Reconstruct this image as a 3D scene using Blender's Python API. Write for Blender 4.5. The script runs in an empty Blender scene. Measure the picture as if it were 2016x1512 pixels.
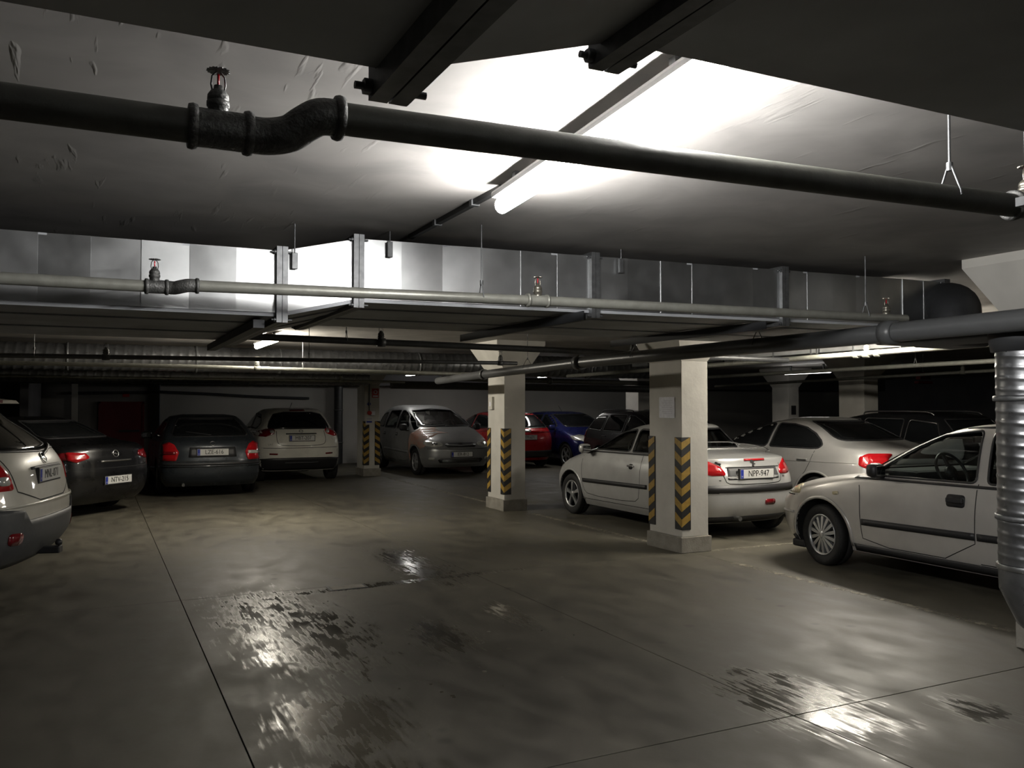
import bpy, bmesh, math, random
import numpy as np
from mathutils import Vector, Matrix
from mathutils.bvhtree import BVHTree
random.seed(7)
PI = math.pi
SC = bpy.context.scene
COL = SC.collection

# ------------------------------------------------------------------ camera
cam_d = bpy.data.cameras.new('camera')
cam = bpy.data.objects.new('camera', cam_d); COL.objects.link(cam)
SC.camera = cam
cam_d.sensor_fit = 'HORIZONTAL'; cam_d.sensor_width = 36.0
cam_d.lens = 1680.0/2016.0*36.0
cam_d.clip_start = 0.02; cam_d.clip_end = 200
YAW = math.atan(820/1680); PITCH = math.atan(44/1680)
cam.location = (0, 0, 1.6)
cam.rotation_euler = (PI/2+PITCH, 0, -YAW)

# ------------------------------------------------------------------ world and exposure
w = bpy.data.worlds.new('world'); SC.world = w; w.use_nodes = True
bg = w.node_tree.nodes['Background']
bg.inputs[0].default_value = (0.6, 0.65, 0.7, 1); bg.inputs[1].default_value = 0.018
SC.view_settings.view_transform = 'Standard'
try: SC.view_settings.look = 'None'
except Exception: pass
SC.view_settings.gamma = 1.0
SC.view_settings.use_curve_mapping = False
SC.view_settings.exposure = 1.0
TUBE = 88.0          # strength of the working fluorescent tubes
SC.cycles.use_denoising = True
SC.cycles.max_bounces = 7
SC.cycles.diffuse_bounces = 4
SC.cycles.glossy_bounces = 4
SC.cycles.transparent_max_bounces = 12
SC.cycles.sample_clamp_indirect = 6.0
SC.cycles.caustics_reflective = False
SC.cycles.caustics_refractive = False

# ------------------------------------------------------------------ materials
def setin(b, key, v):
    if key in b.inputs: b.inputs[key].default_value = v
MATS = {}
def mat(name, col, rough=0.5, metal=0.0, noise=0.0, nscale=6.0, bump=0.0, bscale=30.0, col2=None,
        emit=None, estr=0.0, coat=0.0, rnoise=0.0, spec=None, stretch=(1, 1, 1)):
    if name in MATS: return MATS[name]
    m = bpy.data.materials.new(name); m.use_nodes = True
    nt = m.node_tree; b = nt.nodes['Principled BSDF']
    c = (col[0], col[1], col[2], 1)
    setin(b, 'Base Color', c); setin(b, 'Roughness', rough); setin(b, 'Metallic', metal)
    if spec is not None: setin(b, 'Specular IOR Level', spec)
    if coat: setin(b, 'Coat Weight', coat); setin(b, 'Coat Roughness', 0.04)
    if emit: setin(b, 'Emission Color', (*emit, 1)); setin(b, 'Emission Strength', estr)
    if noise or bump or rnoise:
        g = nt.nodes.new('ShaderNodeNewGeometry')
        mp = nt.nodes.new('ShaderNodeMapping'); mp.inputs['Scale'].default_value = stretch
        nt.links.new(g.outputs['Position'], mp.inputs['Vector'])
    if noise:
        n = nt.nodes.new('ShaderNodeTexNoise'); n.inputs['Scale'].default_value = nscale
        n.inputs['Detail'].default_value = 6
        nt.links.new(mp.outputs[0], n.inputs['Vector'])
        r = nt.nodes.new('ShaderNodeValToRGB')
        r.color_ramp.elements[0].position = 0.33; r.color_ramp.elements[1].position = 0.68
        d = col2 or tuple(x*(1-noise) for x in col)
        r.color_ramp.elements[0].color = (*d, 1); r.color_ramp.elements[1].color = c
        nt.links.new(n.outputs['Fac'], r.inputs[0]); nt.links.new(r.outputs[0], b.inputs['Base Color'])
    if rnoise:
        n2 = nt.nodes.new('ShaderNodeTexNoise'); n2.inputs['Scale'].default_value = nscale*1.7
        nt.links.new(mp.outputs[0], n2.inputs['Vector'])
        mr = nt.nodes.new('ShaderNodeMapRange')
        mr.inputs['From Min'].default_value = 0.3; mr.inputs['From Max'].default_value = 0.7
        mr.inputs['To Min'].default_value = max(0.02, rough-rnoise); mr.inputs['To Max'].default_value = min(1, rough+rnoise)
        nt.links.new(n2.outputs['Fac'], mr.inputs['Value']); nt.links.new(mr.outputs[0], b.inputs['Roughness'])
    if bump:
        n3 = nt.nodes.new('ShaderNodeTexNoise'); n3.inputs['Scale'].default_value = bscale
        n3.inputs['Detail'].default_value = 5
        nt.links.new(mp.outputs[0], n3.inputs['Vector'])
        bp = nt.nodes.new('ShaderNodeBump'); bp.inputs['Strength'].default_value = bump
        bp.inputs['Distance'].default_value = 0.02
        nt.links.new(n3.outputs['Fac'], bp.inputs['Height']); nt.links.new(bp.outputs[0], b.inputs['Normal'])
    MATS[name] = m
    return m

def glass_mat(name, tint, fac):
    if name in MATS: return MATS[name]
    m = bpy.data.materials.new(name); m.use_nodes = True
    nt = m.node_tree; nt.nodes.clear()
    o = nt.nodes.new('ShaderNodeOutputMaterial'); mx = nt.nodes.new('ShaderNodeMixShader')
    t = nt.nodes.new('ShaderNodeBsdfTransparent'); g = nt.nodes.new('ShaderNodeBsdfGlossy')
    t.inputs[0].default_value = (*tint, 1); g.inputs['Roughness'].default_value = 0.03
    fr = nt.nodes.new('ShaderNodeFresnel'); fr.inputs[0].default_value = 1.5
    ad = nt.nodes.new('ShaderNodeMath'); ad.operation = 'ADD'; ad.inputs[1].default_value = fac
    nt.links.new(fr.outputs[0], ad.inputs[0]); nt.links.new(ad.outputs[0], mx.inputs[0])
    nt.links.new(t.outputs[0], mx.inputs[1]); nt.links.new(g.outputs[0], mx.inputs[2])
    nt.links.new(mx.outputs[0], o.inputs[0])
    MATS[name] = m
    return m

M_GALV = mat('galvanised_sheet', (0.50, 0.51, 0.515), 0.37, 0.95, noise=0.25, nscale=4, rnoise=0.05, bump=0.04, bscale=3)
M_GALVR = mat('spiral_duct_sheet', (0.26, 0.265, 0.275), 0.34, 0.85, noise=0.25, nscale=9, rnoise=0.08)
M_GALVB = mat('dull_branch_sheet', (0.05, 0.052, 0.056), 0.6, 0.4, noise=0.25, nscale=9)
M_GALVDARK = mat('galvanised_underside', (0.60, 0.62, 0.65), 0.6, 0.4, noise=0.25, nscale=3)
M_FLANGE = mat('flange_steel', (0.20, 0.205, 0.21), 0.48, 0.7, noise=0.3, nscale=30)
M_RAIL = mat('dark_rail', (0.05, 0.052, 0.056), 0.55, 0.4)
M_PIPE = mat('grey_painted_pipe', (0.12, 0.12, 0.105), 0.55, 0.1, noise=0.25, nscale=14, bump=0.06, bscale=60)
M_PIPE2 = mat('silver_pipe_paint', (0.30, 0.30, 0.265), 0.4, 0.35, noise=0.2, nscale=16, bump=0.05, bscale=60)
M_PIPEDARK = mat('dark_pipe_paint', (0.06, 0.062, 0.065), 0.45, 0.2, noise=0.3, nscale=14)
M_FITTING = mat('malleable_iron_fitting', (0.13, 0.13, 0.125), 0.5, 0.4, noise=0.5, nscale=40, bump=0.3, bscale=120)
M_BRASS = mat('dull_brass', (0.33, 0.31, 0.26), 0.35, 0.8, noise=0.3, nscale=60)
M_REDBULB = mat('red_glass_bulb', (0.55, 0.01, 0.02), 0.08, 0.0, coat=0.6)
M_PVC = mat('grey_drain_pipe', (0.095, 0.098, 0.10), 0.36, 0.0, noise=0.12, nscale=8)
M_WHITE = mat('white_column_paint', (0.62, 0.60, 0.55), 0.7, 0, noise=0.14, nscale=3.5, bump=0.12, bscale=18)
M_PLINTH = mat('concrete_plinth', (0.32, 0.30, 0.26), 0.8, 0, noise=0.3, nscale=9, bump=0.25, bscale=50)
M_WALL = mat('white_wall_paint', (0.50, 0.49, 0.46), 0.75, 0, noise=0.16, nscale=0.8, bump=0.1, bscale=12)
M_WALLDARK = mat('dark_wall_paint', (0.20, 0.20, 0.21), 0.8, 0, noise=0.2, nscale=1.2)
M_RUBBERBLK = mat('black_rubber', (0.016, 0.016, 0.017), 0.62, 0, noise=0.3, nscale=30)
M_YELLOW = mat('ochre_yellow_stripe', (0.42, 0.26, 0.045), 0.6, 0, noise=0.25, nscale=25)
M_TYRE = mat('tyre_rubber', (0.014, 0.014, 0.014), 0.7, 0, noise=0.3, nscale=40, bump=0.2, bscale=90)
M_RIM = mat('wheel_silver', (0.50, 0.51, 0.52), 0.3, 0.7)
M_DARKTRIM = mat('dark_plastic_trim', (0.025, 0.025, 0.027), 0.45)
M_GREYTRIM = mat('grey_plastic_cladding', (0.075, 0.077, 0.08), 0.55, noise=0.15, nscale=20)
M_CHROME = mat('chrome', (0.75, 0.75, 0.76), 0.25, 1.0)
M_BLACKGLASS = mat('dark_tinted_glass', (0.008, 0.009, 0.01), 0.04, 0, spec=0.6)
M_TAIL = mat('red_lamp_lens', (0.42, 0.008, 0.012), 0.12, 0, coat=0.8)
M_TAILDARK = mat('dark_red_lamp_lens', (0.16, 0.006, 0.01), 0.12, 0, coat=0.8)
M_CLEARLENS = mat('clear_lamp_lens', (0.62, 0.62, 0.58), 0.12, 0.3, coat=0.8)
M_AMBERLENS = mat('pale_amber_lens', (0.62, 0.55, 0.36), 0.2, 0.1, coat=0.8)
M_SEAM = mat('panel_gap', (0.01, 0.01, 0.01), 0.9)
M_SEAT = mat('dark_seat_cloth', (0.03, 0.03, 0.033), 0.9)
M_PLATE = mat('plate_white', (0.62, 0.62, 0.60), 0.4)
M_BLUE = mat('plate_blue', (0.02, 0.04, 0.32), 0.4)
M_INK = mat('plate_black', (0.01, 0.01, 0.01), 0.5)
M_WELL = mat('wheel_well_black', (0.008, 0.008, 0.008), 0.9)
M_MIRRORG = mat('mirror_glass', (0.7, 0.7, 0.7), 0.03, 1.0)
M_PAPER = mat('white_paper', (0.85, 0.86, 0.92), 0.6, noise=0.12, nscale=30)
M_REDSIGN = mat('red_sign', (0.50, 0.05, 0.04), 0.5)
M_REDPAINT = mat('dark_red_door_paint', (0.16, 0.008, 0.014), 0.5, noise=0.2, nscale=3)
M_TUBE = mat('lit_fluorescent_diffuser', (0.9, 0.9, 0.9), 0.5, emit=(1.0, 0.985, 0.96), estr=TUBE)
M_TUBEWARM = mat('warm_lit_fluorescent_diffuser', (0.9, 0.9, 0.88), 0.5, emit=(1.0, 0.925, 0.78), estr=TUBE*1.27)
M_TUBEWARM2 = mat('warm_bright_fluorescent_diffuser', (0.9, 0.9, 0.88), 0.5, emit=(1.0, 0.93, 0.80), estr=TUBE*1.25)
M_TUBEDIM = mat('faint_fluorescent_diffuser', (0.9, 0.9, 0.9), 0.5, emit=(1.0, 0.97, 0.92), estr=TUBE*0.17)
M_TUBEFAINT = mat('nearly_dark_fluorescent_diffuser', (0.9, 0.9, 0.9), 0.5, emit=(1.0, 0.97, 0.92), estr=TUBE*0.05)
M_HOUSING = mat('lamp_housing_grey', (0.45, 0.45, 0.45), 0.6)
M_CABLE = mat('dark_cable', (0.02, 0.02, 0.02), 0.6)
G_SEE = glass_mat('clear_car_glass', (0.55, 0.6, 0.58), 0.03)

def paint(name, col, metal=0.55, rough=0.34, dust=0.12):
    return mat(name, col, rough, metal, noise=dust, nscale=4, coat=0.55, rnoise=0.05)
P_SILVER_A = paint('warm_silver_paint', (0.66, 0.64, 0.61), 0.38)
P_SILVER_B = paint('cool_silver_paint', (0.57, 0.575, 0.57), 0.4)
P_SILVER_C = paint('silver_grey_paint', (0.56, 0.555, 0.54), 0.4)
P_GREY = paint('mid_grey_paint', (0.33, 0.335, 0.335), 0.45, 0.36)
P_WHITE = paint('white_car_paint', (0.82, 0.80, 0.72), 0.0, 0.3)
P_CREAM = paint('off_white_car_paint', (0.62, 0.60, 0.53), 0.0, 0.35)
P_BLACK = paint('black_car_paint', (0.004, 0.004, 0.005), 0.0, 0.3)
P_SLATE = paint('slate_car_paint', (0.035, 0.042, 0.05), 0.3, 0.3)
P_RED = paint('red_car_paint', (0.42, 0.012, 0.016), 0.1, 0.3)
P_BLUE = paint('blue_car_paint', (0.012, 0.018, 0.12), 0.3, 0.3)
P_DARK = paint('charcoal_car_paint', (0.010, 0.0105, 0.012), 0.2, 0.32)

# ------------------------------------------------------------------ mesh helpers
def link(name, me, m=None, parent=None, smooth=False):
    o = bpy.data.objects.new(name, me); COL.objects.link(o)
    if m is not None:
        for q in (m if isinstance(m, (list, tuple)) else [m]): me.materials.append(q)
    if parent is not None: o.parent = parent
    if smooth:
        me.polygons.foreach_set('use_smooth', [True]*len(me.polygons))
    return o
def tag(o, label=None, cat=None, group=None, kind=None):
    if label: o['label'] = label
    if cat: o['category'] = cat
    if group: o['group'] = group
    if kind: o['kind'] = kind
    return o
def empty(name, loc=(0, 0, 0), rz=0):
    o = bpy.data.objects.new(name, None); COL.objects.link(o)
    o.location = loc; o.rotation_euler = (0, 0, rz); o.empty_display_size = 0.1
    return o
def copy_tree(o, parent=None):
    c = o.copy(); COL.objects.link(c)
    if parent is not None: c.parent = parent
    for ch in [k for k in bpy.data.objects if k.parent == o]: copy_tree(ch, c)
    return c

class MB:
    def __init__(s): s.v = []; s.f = []; s.mi = []; s.sm = []
    def add(s, vs, fs, mi=0, sm=False):
        b = len(s.v); s.v += [tuple(p) for p in vs]
        for f in fs: s.f.append(tuple(b+i for i in f)); s.mi.append(mi); s.sm.append(sm)
        return s
    def box(s, a, b, mi=0, bev=0.0):
        x0, x1 = sorted((a[0], b[0])); y0, y1 = sorted((a[1], b[1])); z0, z1 = sorted((a[2], b[2]))
        e = min(bev, (x1-x0)*.45, (y1-y0)*.45, (z1-z0)*.45)
        if e <= 0:
            vs = [(x, y, z) for z in (z0, z1) for y in (y0, y1) for x in (x0, x1)]
            return s.add(vs, [(0, 2, 3, 1), (4, 5, 7, 6), (0, 1, 5, 4), (2, 6, 7, 3), (0, 4, 6, 2), (1, 3, 7, 5)], mi)
        bm = bmesh.new(); bmesh.ops.create_cube(bm, size=1)
        for v in bm.verts: v.co = Vector(((x0+x1)/2+v.co.x*(x1-x0), (y0+y1)/2+v.co.y*(y1-y0), (z0+z1)/2+v.co.z*(z1-z0)))
        bmesh.ops.bevel(bm, geom=bm.edges[:], offset=e, segments=2, affect='EDGES', profile=0.5)
        bm.verts.index_update()
        s.add([v.co[:] for v in bm.verts], [[v.index for v in f.verts] for f in bm.faces], mi); bm.free()
        return s
    def tube(s, pts, r, n=16, mi=0, caps=True, rs=None):
        P = [Vector(p) for p in pts]; rings = []
        t0 = (P[1]-P[0]).normalized()
        up = Vector((0, 0, 1)) if abs(t0.z) < 0.9 else Vector((1, 0, 0))
        u = t0.cross(up).normalized()
        for i, p in enumerate(P):
            t = ((P[min(i+1, len(P)-1)]-P[i]).normalized() + (P[i]-P[max(i-1, 0)]).normalized()).normalized()
            u = (u - t*u.dot(t)).normalized(); v = t.cross(u)
            rr = rs[i] if rs else r
            rings.append([p+u*math.cos(2*PI*k/n)*rr+v*math.sin(2*PI*k/n)*rr for k in range(n)])
        vs = [q for rg in rings for q in rg]
        fs = [(i*n+k, i*n+(k+1) % n, (i+1)*n+(k+1) % n, (i+1)*n+k) for i in range(len(P)-1) for k in range(n)]
        s.add(vs, fs, mi, True)
        if caps:
            s.add(vs[:n], [tuple(range(n))[::-1]], mi); s.add(vs[-n:], [tuple(range(n))], mi)
        return s
    def lathe(s, prof, org=(0, 0, 0), ax='z', n=24, mi=0, sm=True, closed=False):
        o = Vector(org); vs = []
        for r, h in prof:
            for k in range(n):
                a = 2*PI*k/n; c, d = math.cos(a)*r, math.sin(a)*r
                vs.append(o+Vector({'z': (c, d, h), 'x': (h, c, d), 'y': (d, h, c)}[ax]))
        m = len(prof)
        fs = [(i*n+k, i*n+(k+1) % n, ((i+1) % m)*n+(k+1) % n, ((i+1) % m)*n+k) for i in range(m if closed else m-1) for k in range(n)]
        s.add(vs, fs, mi, sm)
        if not closed:
            if prof[0][0] > 1e-5: s.add(vs[:n], [tuple(range(n))[::-1]], mi)
            if prof[-1][0] > 1e-5: s.add(vs[-n:], [tuple(range(n))], mi)
        return s
    def prism(s, poly, d0, d1, ax='y', mi=0):
        n = len(poly)
        def P(a, b, d): return {'y': (a, d, b), 'x': (d, a, b), 'z': (a, b, d)}[ax]
        vs = [P(a, b, d0) for a, b in poly]+[P(a, b, d1) for a, b in poly]
        fs = [tuple(range(n))[::-1], tuple(range(n, 2*n))]+[(i, (i+1) % n, n+(i+1) % n, n+i) for i in range(n)]
        return s.add(vs, fs, mi)
    def build(s, name, m, parent=None, fix=True):
        me = bpy.data.meshes.new(name); me.from_pydata(s.v, [], s.f)
        me.polygons.foreach_set('material_index', s.mi); me.polygons.foreach_set('use_smooth', s.sm)
        if fix:
            bm = bmesh.new(); bm.from_mesh(me); bmesh.ops.recalc_face_normals(bm, faces=bm.faces); bm.to_mesh(me); bm.free()
        me.update()
        return link(name, me, m, parent)

def bez(pts, n=8):
    """smooth polyline through the points"""
    P = [Vector(p) for p in pts]; out = []
    for i in range(len(P)-1):
        a = P[max(i-1, 0)]; b = P[i]; c = P[i+1]; d = P[min(i+2, len(P)-1)]
        for k in range(n):
            t = k/n
            out.append(0.5*((2*b)+(-a+c)*t+(2*a-5*b+4*c-d)*t*t+(-a+3*b-3*c+d)*t**3))
    out.append(P[-1])
    return out

_txt = {}
def text_mesh(s, size, depth=0.003, sx=1.0):
    k = (s, size, depth, sx)
    if k in _txt: return _txt[k]
    cu = bpy.data.curves.new('lettering', 'FONT'); cu.body = s; cu.size = size; cu.extrude = depth
    cu.align_x = 'CENTER'; cu.align_y = 'CENTER'; cu.resolution_u = 3
    o = bpy.data.objects.new('lettering', cu); COL.objects.link(o)
    dg = bpy.context.evaluated_depsgraph_get()
    me = bpy.data.meshes.new_from_object(o.evaluated_get(dg))
    bpy.data.objects.remove(o); bpy.data.curves.remove(cu)
    if sx != 1: me.transform(Matrix.Diagonal((sx, 1, 1, 1)))
    _txt[k] = me
    return me

# ------------------------------------------------------------------ setting: floor, ceiling, walls
CEIL = 2.6
def floor_material():
    m = bpy.data.materials.new('damp_concrete_floor'); m.use_nodes = True
    nt = m.node_tree; N = nt.nodes; L = nt.links; b = N['Principled BSDF']
    g = N.new('ShaderNodeNewGeometry')
    def noise(sc, det=5, st=(1, 1, 1), dist=0.0):
        mp = N.new('ShaderNodeMapping'); mp.inputs['Scale'].default_value = st
        L.new(g.outputs['Position'], mp.inputs['Vector'])
        n = N.new('ShaderNodeTexNoise'); n.inputs['Scale'].default_value = sc; n.inputs['Detail'].default_value = det
        n.inputs['Distortion'].default_value = dist
        L.new(mp.outputs[0], n.inputs['Vector']); return n.outputs['Fac']
    def math_(op, a, c, clamp=False):
        n = N.new('ShaderNodeMath'); n.operation = op; n.use_clamp = clamp
        for i, q in enumerate((a, c)):
            if q is None: continue
            if hasattr(q, 'default_value') or hasattr(q, 'links'): L.new(q, n.inputs[i])
            else: n.inputs[i].default_value = q
        return n.outputs[0]
    def rng(v, a, c, d=0, e=1):
        n = N.new('ShaderNodeMapRange'); n.inputs['From Min'].default_value = a; n.inputs['From Max'].default_value = c
        n.inputs['To Min'].default_value = d; n.inputs['To Max'].default_value = e; n.clamp = True
        L.new(v, n.inputs['Value']); return n.outputs[0]
    def spot(cx, cy, rx, ry, rot=0.0):
        """soft elliptical patch on the slab, 1 in its middle"""
        mp = N.new('ShaderNodeMapping'); mp.vector_type = 'TEXTURE'
        mp.inputs['Location'].default_value = (cx, cy, 0); mp.inputs['Rotation'].default_value = (0, 0, rot)
        mp.inputs['Scale'].default_value = (rx, ry, 1000)
        L.new(g.outputs['Position'], mp.inputs['Vector'])
        ln = N.new('ShaderNodeVectorMath'); ln.operation = 'LENGTH'; L.new(mp.outputs[0], ln.inputs[0])
        return rng(ln.outputs['Value'], 0.35, 1.25, 1, 0)
    # wet patches that the cars have dripped and dragged
    spots = [(3.45, 3.5, 0.55, 0.9, -0.15), (2.9, 8.2, 0.42, 1.7, 0), (2.35, 7.45, 1.9, 0.16, 0.08), (1.3, 6.3, 0.75, 2.1, 0.1),
             (1.15, 4.3, 0.55, 0.8, 0), (4.2, 3.0, 0.3, 0.35, 0), (2.2, 5.6, 0.35, 0.8, -0.2), (0.9, 3.6, 0.7, 0.45, 0), (2.9, 6.0, 0.2, 0.7, 0)]
    acc = None
    for s_ in spots:
        q = spot(*s_); acc = q if acc is None else math_('MAXIMUM', acc, q)
    streak = noise(16.0, 7, (2.6, 0.22, 1), 0.3)
    blob = noise(6.0, 7, (1.3, 0.8, 1), 0.5)
    mix = math_('ADD', math_('MULTIPLY', streak, 0.55), math_('MULTIPLY', blob, 0.45))
    wet = rng(math_('ADD', acc, math_('MULTIPLY', mix, 2.6)), 1.95, 2.35)
    # single drops
    vo = N.new('ShaderNodeTexVoronoi'); vo.inputs['Scale'].default_value = 9.0; L.new(g.outputs['Position'], vo.inputs['Vector'])
    drop = rng(vo.outputs['Distance'], 0.10, 0.16, 1, 0)
    area = math_('MULTIPLY', spot(2.2, 5.4, 0.9, 1.3, 0), rng(noise(3.1), 0.5, 0.56))
    drop = math_('MULTIPLY', drop, math_('GREATER_THAN', area, 0.35))
    wet = math_('MAXIMUM', wet, drop)
    # tyre-dulled, mottled concrete
    big = noise(0.55, 5, (1, 0.5, 1), 0.6); mid = noise(3.0, 7, (1.6, 0.8, 1), 0.2); fine = noise(60, 3)
    r = N.new('ShaderNodeValToRGB'); r.color_ramp.elements[0].position = 0.36; r.color_ramp.elements[1].position = 0.64
    r.color_ramp.elements[0].color = (0.055, 0.050, 0.038, 1); r.color_ramp.elements[1].color = (0.150, 0.137, 0.102, 1)
    L.new(math_('ADD', math_('MULTIPLY', big, 0.55), math_('MULTIPLY', mid, 0.45)), r.inputs[0])
    mx = N.new('ShaderNodeMixRGB'); mx.blend_type = 'MULTIPLY'; mx.inputs[0].default_value = 0.45
    rf = N.new('ShaderNodeValToRGB'); rf.color_ramp.elements[0].color = (0.55, 0.55, 0.55, 1); L.new(fine, rf.inputs[0])
    L.new(r.outputs[0], mx.inputs[1]); L.new(rf.outputs[0], mx.inputs[2])
    # darker towards the near end of the lane and in the wet patches
    darkening = math_('MAXIMUM', spot(1.2, 2.8, 4.6, 6.0, 0.1), math_('MULTIPLY', acc, 0.8))
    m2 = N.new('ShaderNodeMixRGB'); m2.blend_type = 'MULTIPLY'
    L.new(math_('MULTIPLY', darkening, 0.92), m2.inputs[0]); L.new(mx.outputs[0], m2.inputs[1]); m2.inputs[2].default_value = (0.24, 0.235, 0.23, 1)
    # dark oil spots
    v2 = N.new('ShaderNodeTexVoronoi'); v2.inputs['Scale'].default_value = 3.3; L.new(g.outputs['Position'], v2.inputs['Vector'])
    oil = math_('MULTIPLY', rng(v2.outputs['Distance'], 0.08, 0.16, 1, 0), rng(noise(1.1), 0.5, 0.55))
    m3 = N.new('ShaderNodeMixRGB'); m3.blend_type = 'MULTIPLY'; L.new(math_('MULTIPLY', oil, 0.6), m3.inputs[0])
    L.new(m2.outputs[0], m3.inputs[1]); m3.inputs[2].default_value = (0.25, 0.24, 0.22, 1)
    m4 = N.new('ShaderNodeMixRGB'); m4.blend_type = 'MULTIPLY'; L.new(math_('MULTIPLY', wet, 0.12), m4.inputs[0])
    L.new(m3.outputs[0], m4.inputs[1]); m4.inputs[2].default_value = (0.45, 0.45, 0.45, 1)
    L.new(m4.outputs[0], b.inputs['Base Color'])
    ro = math_('SUBTRACT', rng(mid, 0.3, 0.7, 0.46, 0.66), math_('MULTIPLY', wet, 0.40), True)
    L.new(math_('MAXIMUM', ro, 0.13), b.inputs['Roughness'])
    bp = N.new('ShaderNodeBump'); bp.inputs['Strength'].default_value = 0.10; bp.inputs['Distance'].default_value = 0.01
    L.new(math_('ADD', math_('MULTIPLY', fine, 0.25), noise(9, 4)), bp.inputs['Height']); L.new(bp.outputs[0], b.inputs['Normal'])
    return m
M_FLOOR = floor_material()

def ceiling_material():
    m = bpy.data.materials.new('skim_coated_concrete_ceiling'); m.use_nodes = True
    nt = m.node_tree; N = nt.nodes; L = nt.links; b = N['Principled BSDF']
    g = N.new('ShaderNodeNewGeometry')
    def noise(sc, det, st, rot=0.0, dist=0.0):
        mp = N.new('ShaderNodeMapping'); mp.inputs['Scale'].default_value = st; mp.inputs['Rotation'].default_value = (0, 0, rot)
        L.new(g.outputs['Position'], mp.inputs['Vector'])
        n = N.new('ShaderNodeTexNoise'); n.inputs['Scale'].default_value = sc; n.inputs['Detail'].default_value = det
        n.inputs['Distortion'].default_value = dist
        L.new(mp.outputs[0], n.inputs['Vector']); return n.outputs['Fac']
    r = N.new('ShaderNodeValToRGB'); r.color_ramp.elements[0].position = 0.3; r.color_ramp.elements[1].position = 0.7
    r.color_ramp.elements[0].color = (0.34, 0.325, 0.31, 1); r.color_ramp.elements[1].color = (0.52, 0.50, 0.475, 1)
    L.new(noise(2.2, 6, (1, 1, 1), 0, 0.5), r.inputs[0]); L.new(r.outputs[0], b.inputs['Base Color'])
    b.inputs['Roughness'].default_value = 0.62
    # trowel ridges: thin, short, raised
    a = N.new('ShaderNodeMapRange'); a.inputs['From Min'].default_value = 0.63; a.inputs['From Max'].default_value = 0.78
    L.new(noise(6.0, 3, (3.0, 0.5, 1), -0.5, 0.3), a.inputs['Value'])
    c = N.new('ShaderNodeMath'); c.operation = 'ADD'
    d = N.new('ShaderNodeMath'); d.operation = 'MULTIPLY'; d.inputs[1].default_value = 0.5
    L.new(noise(3.0, 5, (0.7, 2.0, 1), 0.3, 0.6), d.inputs[0])
    L.new(a.outputs[0], c.inputs[0]); L.new(d.outputs[0], c.inputs[1])
    bp = N.new('ShaderNodeBump'); bp.inputs['Strength'].default_value = 0.09; bp.inputs['Distance'].default_value = 0.010
    L.new(c.outputs[0], bp.inputs['Height']); L.new(bp.outputs[0], b.inputs['Normal'])
    return m
M_CEIL = ceiling_material()

X0, X1, Y0, Y1 = -7.0, 27.0, -5.0, 23.7
fl = MB().box((X0, Y0, -0.15), (X1, Y1+0.2, -0.015)).build('floor', M_SEAM)
tag(fl, kind='structure')
xs = [X0, -4.57, -1.96, 0.65, 3.27, 5.89, 8.5, 11.12, 13.7, 16.3, 18.9, 21.5, X1]
ys = [Y0, -0.8, 3.37, 7.56, 11.77, 15.98, 19.6, Y1]
for i in range(len(xs)-1):
    for j in range(len(ys)-1):
        e = 0.003
        MB().box((xs[i]+e, ys[j]+e, -0.0149), (xs[i+1]-e, ys[j+1]-e, 0.0), bev=0.002).build('slab', M_FLOOR, fl)
# worn painted bay lines
def worn_paint():
    m = bpy.data.materials.new('worn_line_paint'); m.use_nodes = True
    nt = m.node_tree; N = nt.nodes; L = nt.links; b = N['Principled BSDF']
    b.inputs['Base Color'].default_value = (0.34, 0.31, 0.24, 1); b.inputs['Roughness'].default_value = 0.6
    t = N.new('ShaderNodeBsdfTransparent'); mx = N.new('ShaderNodeMixShader'); g = N.new('ShaderNodeNewGeometry')
    n = N.new('ShaderNodeTexNoise'); n.inputs['Scale'].default_value = 14; n.inputs['Detail'].default_value = 7
    L.new(g.outputs['Position'], n.inputs['Vector'])
    r = N.new('ShaderNodeMapRange'); r.inputs['From Min'].default_value = 0.42; r.inputs['From Max'].default_value = 0.62
    r.inputs['To Max'].default_value = 0.75
    L.new(n.outputs['Fac'], r.inputs['Value']); L.new(r.outputs[0], mx.inputs[0])
    L.new(t.outputs[0], mx.inputs[1]); L.new(b.outputs[0], mx.inputs[2]); L.new(mx.outputs[0], N['Material Output'].inputs[0])
    return m
M_LINE = worn_paint()
for a, c in (((5.85, -2), (5.93, 6.9)), ((5.85, 8.3), (5.93, 11.4)), ((5.85, 12.6), (5.93, 18.4)), ((6.12, 7.53), (8.4, 7.60)),
             ((8.47, 2.0), (8.53, 7.5)), ((8.4, 11.73), (10.9, 11.80))):
    MB().box((*a, 0.0005), (*c, 0.0025)).build('bay_line', M_LINE, fl)
MB().box((1.85, 7.37, 0.0003), (2.19, 7.55, 0.004)).build('drain_frame', M_RAIL, fl)
MB().box((1.875, 7.39, 0.004), (2.165, 7.53, 0.006)).build('drain_cover', M_PLINTH, fl)

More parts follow.
